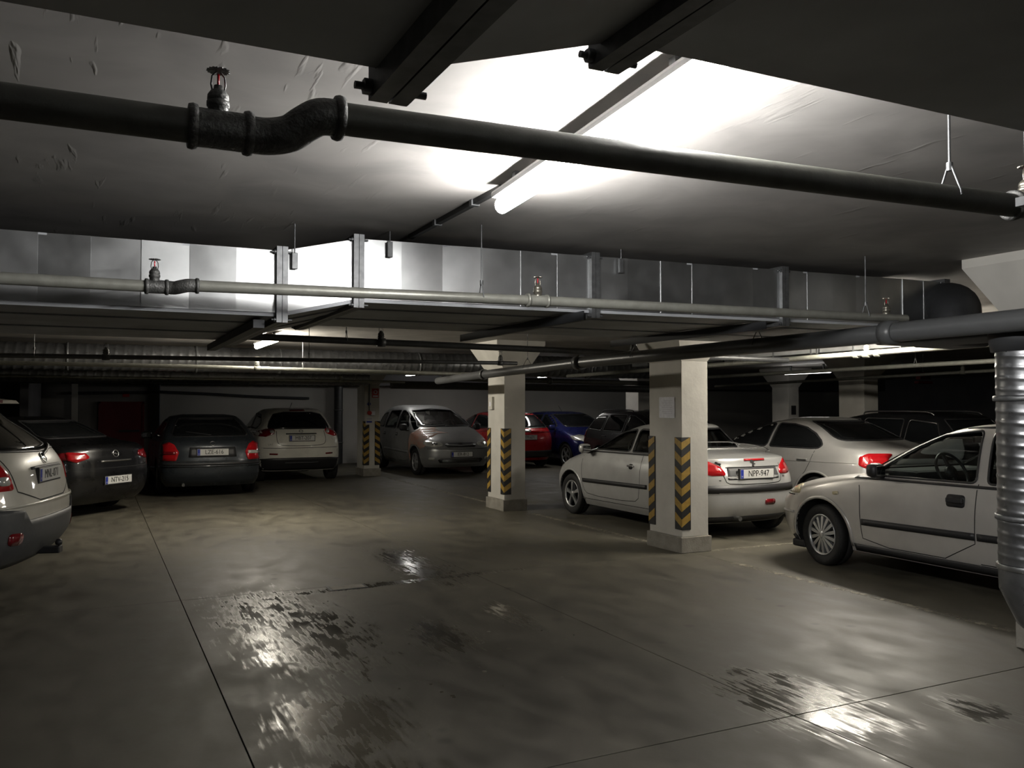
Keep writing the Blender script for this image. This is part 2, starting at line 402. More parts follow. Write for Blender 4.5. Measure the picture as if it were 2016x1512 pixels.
tag(MB().box((X0, Y0, CEIL), (X1, Y1+0.2, CEIL+0.15)).build('ceiling', M_CEIL), kind='structure')
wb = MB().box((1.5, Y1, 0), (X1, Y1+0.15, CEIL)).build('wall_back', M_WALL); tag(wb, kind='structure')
tag(MB().box((X0, Y1+0.2, 0), (1.5, Y1+0.35, CEIL)).build('wall_back_left', mat('dimmed_wall_paint', (0.26, 0.25, 0.235), 0.8, 0, noise=0.2, nscale=1.2)), kind='structure')  # same wall, its colour darkened to stand in for weaker lamp light here
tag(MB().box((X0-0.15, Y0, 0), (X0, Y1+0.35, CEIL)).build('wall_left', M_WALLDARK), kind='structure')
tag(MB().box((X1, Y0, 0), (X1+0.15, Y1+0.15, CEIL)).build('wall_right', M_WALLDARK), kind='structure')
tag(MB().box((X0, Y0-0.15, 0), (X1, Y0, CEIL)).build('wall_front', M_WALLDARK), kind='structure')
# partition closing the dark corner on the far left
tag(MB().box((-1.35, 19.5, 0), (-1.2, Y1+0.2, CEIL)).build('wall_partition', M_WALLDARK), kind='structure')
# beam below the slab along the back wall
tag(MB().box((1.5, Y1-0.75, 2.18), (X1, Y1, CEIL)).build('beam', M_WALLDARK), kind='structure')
dr = MB().box((0.12, Y1+0.13, 0), (1.08, Y1+0.2, 1.67)).build('door_1', M_REDPAINT); tag(dr, kind='structure')
MB().box((0.55, Y1+0.10, 0.95), (1.02, Y1+0.13, 1.0)).build('push_bar', M_DARKTRIM, dr)
MB().box((0.07, Y1+0.12, 0), (0.12, Y1+0.2, 1.72)).box((1.08, Y1+0.12, 0), (1.13, Y1+0.2, 1.72)).box((0.07, Y1+0.12, 1.67), (1.13, Y1+0.2, 1.72)).build('door_frame', M_REDPAINT, dr)

# ------------------------------------------------------------------ columns
def column(x, y, label, guards=((0, 0), (0, 1)), gd=(0.25, 1.26)):
    """x, y: its near left corner at the plinth; 0.40 wide, 0.66 deep"""
    t = empty('column', (x, y, 0)); tag(t, label, 'column', kind='structure')
    sw, sd, p = 0.36, 0.60, 0.025
    MB().box((0, 0, 0), (0.41, 0.65, 0.17), bev=0.004).build('plinth', M_PLINTH, t)
    MB().box((p, p, 0.17), (p+sw, p+sd, 2.1), bev=0.006).build('shaft', M_WHITE, t)
    f = 0.23
    a, b_, c, d = p, p+sw, p, p+sd
    lo = [(a, c, 2.1), (b_, c, 2.1), (b_, d, 2.1), (a, d, 2.1)]
    hi = [(a-f, c-f, 2.54), (b_+f, c-f, 2.54), (b_+f, d+f, 2.54), (a-f, d+f, 2.54)]
    tp = [(q[0], q[1], CEIL) for q in hi]
    MB().add(lo+hi+tp, [(0, 1, 5, 4), (1, 2, 6, 5), (2, 3, 7, 6), (3, 0, 4, 7), (4, 5, 9, 8), (5, 6, 10, 9), (6, 7, 11, 10), (7, 4, 8, 11), (8, 9, 10, 11), (3, 2, 1, 0)]).build('capital', M_WHITE, t)
    if guards:
        for gx, gy in guards:
            cx, sx = ((a, 1), (b_, -1))[gx]; cy, sy = ((c, 1), (d, -1))[gy]
            z0, z1 = gd; th = 0.008; wd = 0.115
            g = MB()
            g.box((cx-sx*th, cy-sy*th, z0), (cx+sx*wd, cy, z1)).box((cx-sx*th, cy, z0), (cx, cy+sy*wd, z1))
            go = g.build('corner_guard', M_RUBBERBLK, t)
            n = 6; per = (z1-z0)/n; hh = per*0.5; dz = 0.075; e = th+0.0025
            for k in range(n):
                zb = z0+per*k+0.03     # V shaped yellow band, tip at the corner
                m_ = MB()
                for fx in (0, 1):
                    q = [(0, zb), (0, zb+hh), (wd, min(z1, zb+hh+dz)), (wd, min(z1, zb+dz))]
                    if fx: vs = [(cx+sx*(u-th-.0025*0), cy-sy*e, z) for u, z in q]; vs += [(v0[0], cy-sy*0.004, v0[2]) for v0 in vs]
                    else: vs = [(cx-sx*e, cy+sy*(u-th), z) for u, z in q]; vs += [(cx-sx*0.004, v0[1], v0[2]) for v0 in vs]
                    m_.add(vs, [(0, 1, 2, 3), (7, 6, 5, 4), (0, 4, 5, 1), (1, 5, 6, 2), (2, 6, 7, 3), (3, 7, 4, 0)])
                m_.build('stripe', M_YELLOW, go)
    return t
column(5.74, 7.56, 'white concrete column nearest the camera, with striped corner guards and a paper notice')
column(5.60, 11.77, 'white striped column between the grey people carrier and the small silver coupe')
column(5.52, 19.05, 'distant white striped column with red and blue signs, beside the white crossover', ((0, 0), (1, 0)))
column(12.75, 11.30, 'white column with flared head rising behind the silver saloon', False)
column(12.95, 18.9, 'dim column seen just left of the nearest column, behind the small silver coupe', False)
column(16.3, 16.9, 'dim grey column against the dark, with a small black plate on it', False)
column(5.52, 3.02, 'white column at the right edge hidden behind the ribbed vertical duct', False)

def plaque(name, x0, x1, y, z0, z1, m, label, cat, th=0.006):
    return tag(MB().box((x0, y-th, z0), (x1, y, z1), bev=0.001).build(name, m), label, cat)
# notice in a plastic sleeve, taped to the left face of the nearest column
pn = MB(); s_ = empty('paper_notice', (5.765, 7.70, 1.47)); tag(s_, 'white paper notice in a plastic sleeve on the nearest column', 'notice')
vs = []
for j in range(8):
    for i in range(6):
        vs.append((-0.004-0.004*math.sin(i*1.9+j*1.3)**2, i*0.30/5*0.95, j*0.235/7))
pn.add(vs, [(j*6+i, j*6+i+1, (j+1)*6+i+1, (j+1)*6+i) for j in range(7) for i in range(5)], sm=True)
pn.build('sheet', M_PAPER, s_, fix=False)
for k in range(7): MB().box((-0.0105, 0.04, 0.045+k*0.024), (-0.0095, 0.20+0.03*(k % 2), 0.051+k*0.024)).build('text_line', mat('faded_ink', (0.66, 0.66, 0.72), 0.6), s_)
# signs on the distant column
t = empty('fire_sign', (5.72, 19.06, 1.8)); tag(t, 'small red fire equipment sign high on the distant column', 'sign')
MB().box((0, 0, 0), (0.16, 0.012, 0.21), bev=0.002).build('panel', M_REDSIGN, t)
r_ = MB(); r_.lathe([(0.030, -0.006), (0.046, -0.006), (0.046, 0.0), (0.030, 0.0)], (0.08, -0.0, 0.13), 'y', 24, closed=True)
r_.build('ring', M_PAPER, t); MB().box((0.02, -0.003, 0.02), (0.14, 0.0, 0.05)).build('caption', M_PAPER, t)
t = empty('parking_sign', (5.57, 19.06, 1.18)); tag(t, 'white sign with a blue bar on the distant column, below the red hose tap', 'sign')
MB().box((0, 0, 0), (0.17, 0.012, 0.24), bev=0.002).build('panel', M_WHITE, t)
MB().box((0.02, -0.003, 0.045), (0.15, 0.0, 0.085)).build('bar', M_BLUE, t)
o = link('lettering', text_mesh('2.SOR', 0.045, 0.001), M_BLUE, t); o.rotation_euler = (PI/2, 0, 0); o.location = (0.085, -0.001, 0.13)
t = empty('arrow_sign', (5.60, 19.06, 1.60)); tag(t, 'small blue arrow marker on the distant column', 'sign')
MB().prism([(0.0, 0.05), (0.05, 0.0), (0.05, 0.03), (0.09, 0.03), (0.09, 0.08), (0.05, 0.08), (0.05, 0.11)], 0, 0.008, 'y').build('arrow', M_BLUE, t)
t = empty('fire_valve', (5.62, 19.06, 1.42)); tag(t, 'red and white hose valve on a pipe down the distant column', 'valve')
MB().tube([(0.03, -0.02, 0.06), (0.03, -0.02, 0.70)], 0.014, 10).build('pipe', M_PIPE, t)
MB().lathe([(0.0, -0.11), (0.045, -0.11), (0.05, -0.05), (0.035, 0.0)], (0.02, 0, 0.03), 'y', 16).build('valve_body', M_REDSIGN, t)
MB().box((0.05, -0.09, -0.03), (0.15, -0.01, 0.07), bev=0.01).build('cover', M_PAPER, t)
t = empty('switch_box', (5.585, 12.30, 1.55)); tag(t, 'slim white box fixed on the left edge of the second column', 'box')
MB().box((0, -0.14, 0), (0.04, 0.0, 0.2), bev=0.004).build('case', M_WHITE, t)
MB().box((-0.004, -0.10, 0.05), (0.0, -0.05, 0.12), bev=0.001).build('cover', M_PAPER, t)
plaque('wall_plate', 16.42, 16.58, 16.925, 1.38, 1.62, M_DARKTRIM, 'small black plate on the dim distant column', 'plate')
plaque('wall_sign', 0.62, 0.78, Y1+0.2, 1.84, 1.98, M_REDSIGN, 'small dark red sign above the red door', 'sign')
# things on the back wall
tag(MB().tube(bez([(-0.6, 23.83, 1.93), (0.6, 23.82, 1.95), (1.45, 23.82, 1.97), (1.55, 23.64, 1.97), (2.6, 23.64, 1.93), (3.9, 23.64, 1.86), (5.3, 23.64, 1.82)], 6), 0.035, 10).build('wall_pipe', M_PIPEDARK), 'thin dark pipe sagging along the back wall above the parked cars', 'pipe')
t = empty('down_pipe', (6.05, 23.35, 0)); tag(t, 'dark vertical pipe on the back wall left of the distant column', 'pipe')
MB().tube([(0, 0, 0.02), (0, 0, 2.18)], 0.12, 18).build('pipe', M_PIPEDARK, t)
for z in (0.6, 1.5): MB().lathe([(0.125, -0.02), (0.132, -0.02), (0.132, 0.02), (0.125, 0.02)], (0, 0, z), 'z', 18, closed=True).build('clamp', M_FLANGE, t)
t = empty('pale_post', (-0.46, 23.6, 0)); tag(t, 'pale vertical post in the dark corner left of the red door', 'post')
MB().box((-0.07, -0.05, 0), (0.07, 0.05, CEIL), bev=0.006).build('post', M_WHITE, t)
MB().box((-0.11, -0.09, 0), (0.11, 0.09, 0.01), bev=0.002).build('base_plate', M_PIPE, t)

# ------------------------------------------------------------------ lamps
def lamp(name, x, y0, y1, z, label, m, dx=0.0):
    """z: middle of the tube cover; narrow spine above it, fixed to the slab on short clips"""
    t = empty(name, (x, y0, z)); tag(t, label, 'lamp', 'tube lamps under the ceiling')
    ln = y1-y0
    def sweep(pr, ss, nm, mt):
        n = len(pr); vs = []
        for s, sc in ss: vs += [(dx*s/ln+u*sc, s, v*sc) for u, v in pr]
        fs = [(r*n+i, r*n+(i+1) % n, (r+1)*n+(i+1) % n, (r+1)*n+i) for r in range(len(ss)-1) for i in range(n)]
        fs += [tuple(range(n))[::-1], tuple(range((len(ss)-1)*n, len(ss)*n))]
        return MB().add(vs, fs).build(nm, mt, t)
    sweep([(-.042, .036), (.042, .036), (.046, .05), (.042, .062), (-.042, .062), (-.046, .05)], ((0, 1), (ln, 1)), 'housing', M_HOUSING)
    sweep([(.034*math.cos(a), .036*math.sin(a)) for a in [math.radians(75-330*k/20) for k in range(21)]], ((.004, .7), (.02, 1), (ln-.02, 1), (ln-.004, .7)), 'diffuser', m)
    for s in (0.22, ln-0.22):
        MB().box((dx*s/ln-.02, s-.015, .062), (dx*s/ln+.02, s+.015, CEIL-z)).build('ceiling_clip', M_FLANGE, t)
    MB().box((-0.012, -0.02, 0.02), (0.012, 0.0, 0.045)).build('end_clip', M_CHROME, t)
    return t
lamp('tube_lamp', 1.47, 1.75, 3.46, 2.50, 'bright tube lamp close overhead crossing behind the thick sprinkler pipe', M_TUBE, 0.16)
lamp('tube_lamp', 2.15, 11.5, 13.1, 2.49, 'bright tube lamp seen end-on below the duct, left of centre', M_TUBEWARM, 0.0)
lamp('tube_lamp', 7.7, 6.1, 7.65, 2.40, 'tube lamp over the silver cars, hidden behind the wide duct', M_TUBEWARM2, 0)
lamp('tube_lamp', 7.25, 19.6, 21.1, 2.42, 'faint far tube lamp above the grey people carrier', M_TUBEDIM)
lamp('tube_lamp', 10.9, 19.2, 20.7, 2.42, 'faint far tube lamp right of the second column', M_TUBEDIM)
lamp('tube_lamp', 15.4, 14.6, 16.1, 2.42, 'faint far tube lamp left of the flared column behind the saloon', M_TUBEFAINT)
# conduit on the ceiling leading to the nearest lamp
t = empty('cable_conduit', (1.64, 3.46, 2.53)); tag(t, 'thin dark cable conduit on the ceiling leading to the near lamp', 'conduit')
MB().box((-0.014, 0, 0.045), (0.014, 1.25, 0.07)).build('conduit', M_CABLE, t)
for y in (0.3, 0.8): MB().box((-0.022, y, 0.04), (0.022, y+0.03, 0.07)).build('clip', M_FLANGE, t)

# ------------------------------------------------------------------ ducts
def duct_flange(parent, pa, pb, z0, z1, nx, bolts=True, w=0.03):
    """a joint frame around a duct section from pa to pb (plan points), nx: direction along the duct"""
    pa = Vector((*pa, 0)); pb = Vector((*pb, 0)); n = Vector((*nx, 0)).normalized()
    o = 0.035
    d = (pb-pa).normalized()
    m = MB()
    def bar(a, b_, za, zb, t0, t1):
        vs = []
        for z in (za, zb):
            for q in (a, b_):
                for t_ in (t0, t1): p = q+n*t_; vs.append((p.x, p.y, z))
        m.add(vs, [(0, 1, 3, 2), (4, 6, 7, 5), (0, 4, 5, 1), (2, 3, 7, 6), (0, 2, 6, 4), (1, 5, 7, 3)])
    for t0, t1 in ((-w, -0.0015), (0.0015, w)):
        bar(pa-d*o, pb+d*o, z0-o, z0, t0, t1)
        bar(pa-d*o, pa, z0, z1, t0, t1); bar(pb, pb+d*o, z0, z1, t0, t1)
        bar(pa-d*o, pb+d*o, z1, z1+0.02, t0, t1)
    f = m.build('flange', M_FLANGE, parent)
    if bolts:
        for q in (pa-d*0.02, pb+d*0.02):
            for z in (z0-0.02, z1-0.01):
                b_ = MB()
                c0 = q-n*0.055; c1 = q+n*0.055
                b_.tube([(c0.x, c0.y, z), (c1.x, c1.y, z)], 0.006, 8)
                c2 = q-n*0.042; c3 = q-n*0.030
                b_.tube([(c2.x, c2.y, z), (c3.x, c3.y, z)], 0.012, 6)
                b_.build('bolt', M_FLANGE, f)
    return f
def hexa(q, name, m, parent):
    return MB().add(q, [(0, 3, 2, 1), (4, 5, 6, 7), (0, 1, 5, 4), (1, 2, 6, 5), (2, 3, 7, 6), (3, 0, 4, 7)]).build(name, m, parent)
def duct(name, label, pts, panel=0.24, flanges=(), tilts=None):
    """pts: stations (x, y_near, y_far, z_bottom, z_top); box duct in upright sheets with joggled sheets beneath"""
    t = empty(name, (0, 0, 0)); tag(t, label, 'duct'); kk = 0
    for (xa, na, fa, ba, ta), (xb, nb, fb, bb, tb) in zip(pts[:-1], pts[1:]):
        n = max(1, round((xb-xa)/panel)) if abs(ba-bb) < 0.03 else 1
        rows = 5 if abs(na-fa) > 1.2 else 3
        for r in range(rows):
            u0, u1 = r/rows, (r+1)/rows
            ya0, ya1 = na+(fa-na)*u0+.004, na+(fa-na)*u1-.004; yb0, yb1 = nb+(fb-nb)*u0+.004, nb+(fb-nb)*u1-.004
            d = 0.008 if r % 2 else 0.0
            hexa([(xa, ya0, ba-d), (xb, yb0, bb-d), (xb, yb1, bb-d), (xa, ya1, ba-d), (xa, ya0, ba+.02), (xb, yb0, bb+.02), (xb, yb1, bb+.02), (xa, ya1, ba+.02)], 'bottom_panel', M_GALVDARK, t)
        for side, (ys, ye) in enumerate(((na, nb), (fa, fb))):
            sg = -1 if side == 0 else 1; nn = n if side == 0 else 1
            for k in range(nn):
                kk += 1; u0, u1 = k/nn, (k+1)/nn
                X0_, X1_ = xa+(xb-xa)*u0, xa+(xb-xa)*u1; Y0_, Y1_ = ys+(ye-ys)*u0+sg*.004, ys+(ye-ys)*u1+sg*.004
                B0, B1 = ba+(bb-ba)*u0+.02, ba+(bb-ba)*u1+.02; T0, T1 = ta+(tb-ta)*u0, ta+(tb-ta)*u1
                tl = (0.006*((kk*37) % 5-2)/2 if nn > 1 else 0.0) if side == 0 else 0.0
                # slight belly in each sheet
                vs = []; m_ = 4
                for i in range(m_+1):
                    u = i/m_; y = Y0_+(Y1_-Y0_)*u+tl*(2*u-1); x = X0_+(X1_-X0_)*u
                    vs += [(x, y, B0+(B1-B0)*u), (x, y, T0+(T1-T0)*u), (x, y-sg*.012, B0+(B1-B0)*u), (x, y-sg*.012, T0+(T1-T0)*u)]
                mb = MB(); mb.add(vs, [(4*i, 4*i+4, 4*i+5, 4*i+1) for i in range(m_)], 0, False)
                b = 0
                for i in range(m_): mb.f += [(4*i+2, 4*i+3, 4*i+7, 4*i+6), (4*i, 4*i+2, 4*i+6, 4*i+4), (4*i+1, 4*i+5, 4*i+7, 4*i+3)]; mb.mi += [0]*3; mb.sm += [False]*3
                mb.f += [(0, 1, 3, 2), (4*m_, 4*m_+2, 4*m_+3, 4*m_+1)]; mb.mi += [0]*2; mb.sm += [False]*2
                mb.build('side_panel', M_GALV, t)
        hexa([(xa, na, ta-.01), (xb, nb, tb-.01), (xb, fb, tb-.01), (xa, fa, ta-.01), (xa, na, ta), (xb, nb, tb), (xb, fb, tb), (xa, fa, ta)], 'top_panel', M_GALVDARK, t)
    for fx, fn, ff, z0, z1 in flanges: duct_flange(t, (fx, fn), (fx, ff), z0, z1, (1, 0))
    return t

t = duct('air_duct', 'flat dark duct underside close overhead with bolted flanges',
     [(-5.0, -0.55, 1.21, 2.09, 2.44), (0.39, -0.55, 1.19, 2.09, 2.44), (0.76, -0.55, 1.18, 2.20, 2.53), (4.2, -0.55, 1.16, 2.20, 2.53)], 0.6,
     flanges=((0.39, -0.55, 1.19, 2.09, 2.44), (0.765, -0.55, 1.18, 2.20, 2.53), (-1.1, -0.55, 1.20, 2.09, 2.44), (2.3, -0.55, 1.17, 2.20, 2.53)))
for x, y in ((-.4, 1.25), (1.9, 1.22), (-2.6, 1.25)): MB().tube([(x, y, 2.07), (x, y, CEIL)], 0.005, 8).box((x-.02, y-.04, 2.055), (x+.02, y+.015, 2.075)).build('threaded_rod', M_FLANGE, t)
t = duct('air_duct', 'wide galvanised duct crossing the middle of the picture, brightly lit at its stepped panel',
     [(-7.0, 4.80, 6.75, 2.09, 2.45), (0.90, 4.73, 6.60, 2.09, 2.45), (1.33, 4.71, 6.22, 2.19, 2.55), (2.82, 4.61, 6.20, 2.19, 2.55), (4.29, 4.50, 6.18, 2.19, 2.55), (5.84, 4.40, 6.16, 2.19, 2.55)], 0.235,
     flanges=((0.905, 4.73, 6.60, 2.09, 2.45), (1.325, 4.71, 6.22, 2.19, 2.55), (2.82, 4.61, 6.20, 2.19, 2.55), (4.29, 4.50, 6.18, 2.19, 2.55), (5.82, 4.40, 6.16, 2.19, 2.55), (-1.9, 4.76, 6.66, 2.09, 2.45)))
for cx, cy, zt in ((0.97, 4.715, 2.44), (1.50, 4.68, 2.54), (3.0, 4.58, 2.54)):
    MB().box((cx-0.016, cy-0.025, zt-.09), (cx+0.016, cy-0.006, zt), bev=0.003).build('clamp', M_FLANGE, t)
    MB().tube([(cx, cy-0.018, zt-.03), (cx, cy-0.018, CEIL)], 0.004, 8).build('threaded_rod', M_FLANGE, t)
for cx in (2.68, 4.12):   # carrier rails that stick out behind the duct
    MB().box((cx-0.02, 4.5, 2.13), (cx+0.02, 6.38, 2.175)).box((cx-0.026, 4.45, 2.125), (cx-0.02, 6.4, 2.18)).build('carrier_rail', M_RAIL, t)
MB().box((0.77, 4.8, 2.03), (0.83, 6.95, 2.075)).build('carrier_rail', M_RAIL, t)
# transition into the round branch at the right end
tr = MB(); vs = []; n = 20
for s in range(7):
    u = s/6.0
    for k in range(n):
        a = 2*PI*k/n
        cx_, sz_ = math.cos(a), math.sin(a)
        sq = 1/max(abs(cx_), abs(sz_))
        ry = (0.88*sq)*(1-u)+0.2*u; rz = (0.175*sq)*(1-u)+0.18*u
        vs.append((5.86+0.5*u, 5.28-0.35*u+cx_*ry, 2.37+sz_*rz))
tr.add(vs, [(s*n+k, s*n+(k+1) % n, (s+1)*n+(k+1) % n, (s+1)*n+k) for s in range(6) for k in range(n)], sm=True)
tr.build('transition', M_GALVB, t)

# duct running away on the right, lit along its near side
t = empty('air_duct', (8.75, 7.2, 2.32)); tag(t, 'narrow galvanised duct running away on the right, its side catching bright lamp light', 'duct')
for k in range(8):
    y0 = k*0.72
    MB().box((0.0, y0+.003, 0.0), (0.5, y0+.717, 0.24), bev=0.004).build('duct_section', M_GALV, t)
    MB().box((-0.012, y0-0.012, -0.015), (0.512, y0+0.012, 0.25)).build('flange', M_FLANGE, t)
for y in (1.3, 3.2, 5.2): MB().box((-0.03, y, -0.04), (-0.012, y+0.03, 0.28)).box((-0.03, y, -0.045), (0.53, y+0.03, -0.015)).build('carrier_rail', M_FLANGE, t)

# ------------------------------------------------------------------ spiral ducts
def spiral_mesh(p0, p1, r, pitch=0.12, n=36, rib=0.004):
    """tube with raised helical seam"""
    p0 = Vector(p0); p1 = Vector(p1); ax = (p1-p0); L_ = ax.length; ax.normalize()
    up = Vector((0, 0, 1)) if abs(ax.z) < 0.9 else Vector((1, 0, 0))
    u = ax.cross(up).normalized(); v = ax.cross(u)
    steps = int(L_/pitch*9); vs = []; m = MB()
    for i in range(steps+1):
        s = L_*i/steps
        for k in range(n):
            a = 2*PI*k/n
            ph = (s/pitch+k/n) % 1.0
            rr = r+rib*(0.5+0.5*math.cos(2*PI*ph))**4
            vs.append(p0+ax*s+u*math.cos(a)*rr+v*math.sin(a)*rr)
    m.add(vs, [(i*n+k, i*n+(k+1) % n, (i+1)*n+(k+1) % n, (i+1)*n+k) for i in range(steps) for k in range(n)], sm=True)
    b = 0
    m.f.append(tuple(range(n))[::-1]); m.mi.append(0); m.sm.append(False)
    m.f.append(tuple(steps*n+k for k in range(n))); m.mi.append(0); m.sm.append(False)
    return m
t = empty('spiral_duct', (5.03, 3.22, 0.0)); tag(t, 'vertical ribbed round duct at the right edge in front of the near silver car', 'duct')
spiral_mesh((0, 0, 0.66), (0, 0, 1.96), 0.19, 0.066, 44, 0.0035).build('ribbed_pipe', M_GALVR, t)
MB().lathe([(0.197, 0), (0.205, 0.005), (0.205, 0.03), (0.197, 0.035)], (0, 0, 0.92), 'z', 40, closed=True).build('clamp_ring', M_FLANGE, t)
MB().lathe([(0.199, 0), (0.207, 0.005), (0.207, 0.03), (0.199, 0.035)], (0, 0, 1.63), 'z', 40, closed=True).build('clamp_ring', M_FLANGE, t)
for z in (0.937, 1.647): MB().box((-0.12, -0.225, z-0.012), (-0.06, -0.185, z+0.012), bev=0.003).build('clamp_screw', M_FLANGE, t)
MB().lathe([(0.199, 0), (0.205, 0.01), (0.20, 0.03)], (0, 0, 0.63), 'z', 40).build('sleeve', M_GALV, t)
el = MB(); D = Vector((0.55, -0.83, 0)).normalized()
el.tube([(0, 0, 0.66), (0, 0, 0.55), D*0.06+Vector((0, 0, 0.42)), D*0.2+Vector((0, 0, 0.30)), D*0.42+Vector((0, 0, 0.24)), D*0.9+Vector((0, 0, 0.235))], 0.193, 36)
el.build('elbow', M_GALVR, t)
MB().lathe([(0.15, 1.92), (0.215, 1.93), (0.23, 2.02), (0.23, 2.08), (0.15, 2.08)], (0, 0, 0), 'z', 36).build('collar', M_RAIL, t)
MB().box((-.12, -.05, 2.03), (.42, 1.05, 2.13), bev=.02).box((.36, .80, 2.03), (.78, 1.12, 2.13), bev=.02).build('connector', M_GALVB, t)
MB().tube(bez([(.62, .95, 2.06), (.62, .96, 2.20), (.70, 1.02, 2.33), (.85, 1.25, 2.38), (1.30, 1.72, 2.38)], 6), 0.17, 28).build('branch', M_GALVB, t)

t = empty('spiral_duct', (-6.9, 14.0, 2.33)); tag(t, 'long ribbed round duct crossing behind the columns under the ceiling', 'duct')
spiral_mesh((0, 0.3, 0), (17.5, 0.3, 0.03), 0.20, 0.13, 28, 0.006).build('ribbed_pipe', M_GALVR, t)
for x in (3.0, 6.5, 8.3, 9.6, 12.0, 15.5): MB().lathe([(0.203, 0), (0.211, 0.0), (0.211, 0.035), (0.203, 0.035)], (x, 0.3, 0.015), 'x', 28, closed=True).build('clamp_ring', M_FLANGE, t)
t = empty('spiral_duct', (-6.9, 17.3, 2.2)); tag(t, 'second ribbed round duct lower and behind the long one, on the left', 'duct')
spiral_mesh((0, 0, 0), (12.0, 0, 0), 0.17, 0.13, 24, 0.006).build('ribbed_pipe', M_GALVR, t)
for x in (2.0, 5.0, 8.0, 11.0): MB().tube([(x, 0, 0.17), (x, 0, 0.40)], 0.006, 6).build('hanger', M_FLANGE, t)
t = empty('air_duct', (0.0, 18.9, 2.15)); tag(t, 'dark flat duct under the ceiling above the black and slate cars', 'duct')
MB().box((0.2, 0, 0), (3.3, 0.9, 0.3), bev=0.01).build('duct_section', M_PIPEDARK, t)
for x in (.4, 2.9): MB().tube([(x, .05, .25), (x, .05, .45)], .006, 8).tube([(x, .85, .25), (x, .85, .45)], .006, 8).build('hanger', M_FLANGE, t)
MB().box((0.18, -0.02, -0.02), (0.22, 0.92, 0.32)).box((1.7, -0.02, -0.02), (1.74, 0.92, 0.32)).build('flange', M_RAIL, t)

# ------------------------------------------------------------------ sprinkler pipes
def coupling(p, ax, r, parent, m, ln=0.02):
    MB().lathe([(r*1.0, -ln), (r*1.16, -ln), (r*1.22, 0), (r*1.16, ln), (r*1.0, ln)], p, ax, 24).build('coupling', m, parent)
def sprinkler(p, parent, s=1.0, m=None, bulb=True, ang=0.0):
    """upright head: reducer, wrench boss, frame arms, toothed deflector, bulb"""
    m = m or M_FITTING
    x, y, z = p
    b = MB().lathe([(0.021, 0), (0.021, 0.016), (0.024, 0.018), (0.024, 0.028), (0.019, 0.031), (0.023, 0.033), (0.022, 0.043), (0.016, 0.052), (0.010, 0.056), (0.009, 0.064), (0.0, 0.064)], (0, 0, 0), 'z', 20)
    for sg in (-1, 1):
        b.tube([(sg*0.012, 0, 0.05), (sg*0.015, 0, 0.066), (sg*0.013, 0, 0.084), (sg*0.004, 0, 0.094)], 0.0022, 6)
    o = b.build('sprinkler', m, parent); o.location = p; o.scale = (s, s, s); o.rotation_euler = (0, 0, ang)
    d = MB(); n = 32; vs = []
    for zz in (0.095, 0.0975):
        for k in range(n):
            rr = 0.025 if k % 2 else 0.021
            vs.append((rr*math.cos(2*PI*k/n), rr*math.sin(2*PI*k/n), zz))
    d.add(vs, [tuple(range(n))[::-1], tuple(range(n, 2*n))]+[(k, (k+1) % n, n+(k+1) % n, n+k) for k in range(n)])
    d.build('deflector', m, o)
    if bulb: MB().lathe([(0.0, 0.064), (0.0028, 0.067), (0.0028, 0.088), (0.0, 0.091)], (0, 0, 0), 'z', 10).build('bulb', M_REDBULB, o)
    return o
def pipe_hanger(x, y, z, r, parent, ax='x', m=None):
    m = m or M_FLANGE
    h = MB().tube([(x, y, z+r+0.055), (x, y, CEIL)], 0.004, 8)
    for sg in (-1, 1):
        p = [(x, y+sg*0.006, z+r+0.06), (x, y+sg*(r+0.004)*0.9, z+r*0.5), (x, y+sg*(r+0.003), z)] if ax == 'x' else [(x+sg*0.006, y, z+r+0.06), (x+sg*(r+0.004)*0.9, y, z+r*0.5), (x+sg*(r+0.003), y, z)]
        h.tube(p, 0.0035, 8)
    h.tube([(x, y, z+r+0.045), (x, y, z+r+0.07)], 0.010, 8)
    h.build('hanger', m, parent)

# near thick sprinkler pipe
t = empty('sprinkler_pipe', (0, 0, 0)); tag(t, 'thick dark sprinkler pipe close overhead with an offset bend', 'pipe')
R = 0.036
MB().tube([(-4.0, 1.94, 2.2), (0.19, 1.93, 2.2)], R, 24).build('pipe_run', M_PIPE, t)
MB().tube([(0.175, 1.93, 2.2), (0.30, 1.93, 2.2)], R*1.16, 24).build('tee', M_FITTING, t)
coupling((0.18, 1.93, 2.2), 'x', R*1.12, t, M_FITTING, 0.009); coupling((0.295, 1.93, 2.2), 'x', R*1.12, t, M_FITTING, 0.009)
MB().tube(bez([(0.29, 1.93, 2.2), (0.335, 1.925, 2.198), (0.38, 1.905, 2.205), (0.41, 1.885, 2.225), (0.44, 1.868, 2.24), (0.485, 1.862, 2.24)], 5), R*1.12, 24,
          rs=None).build('elbow', M_FITTING, t)
coupling((0.478, 1.86, 2.24), 'x', R*1.14, t, M_FITTING, 0.009)
MB().tube([(0.48, 1.86, 2.24), (2.62, 1.715, 2.235), (4.6, 1.60, 2.23)], R, 24).build('pipe_run', M_PIPE, t)
sprinkler((0.232, 1.93, 2.232), t, 1.0)
sprinkler((2.66, 1.71, 2.268), t, 1.0, M_BRASS)
coupling((2.60, 1.716, 2.235), 'x', R*1.1, t, M_FITTING, 0.012)
pipe_hanger(2.33, 1.735, 2.236, R, t)
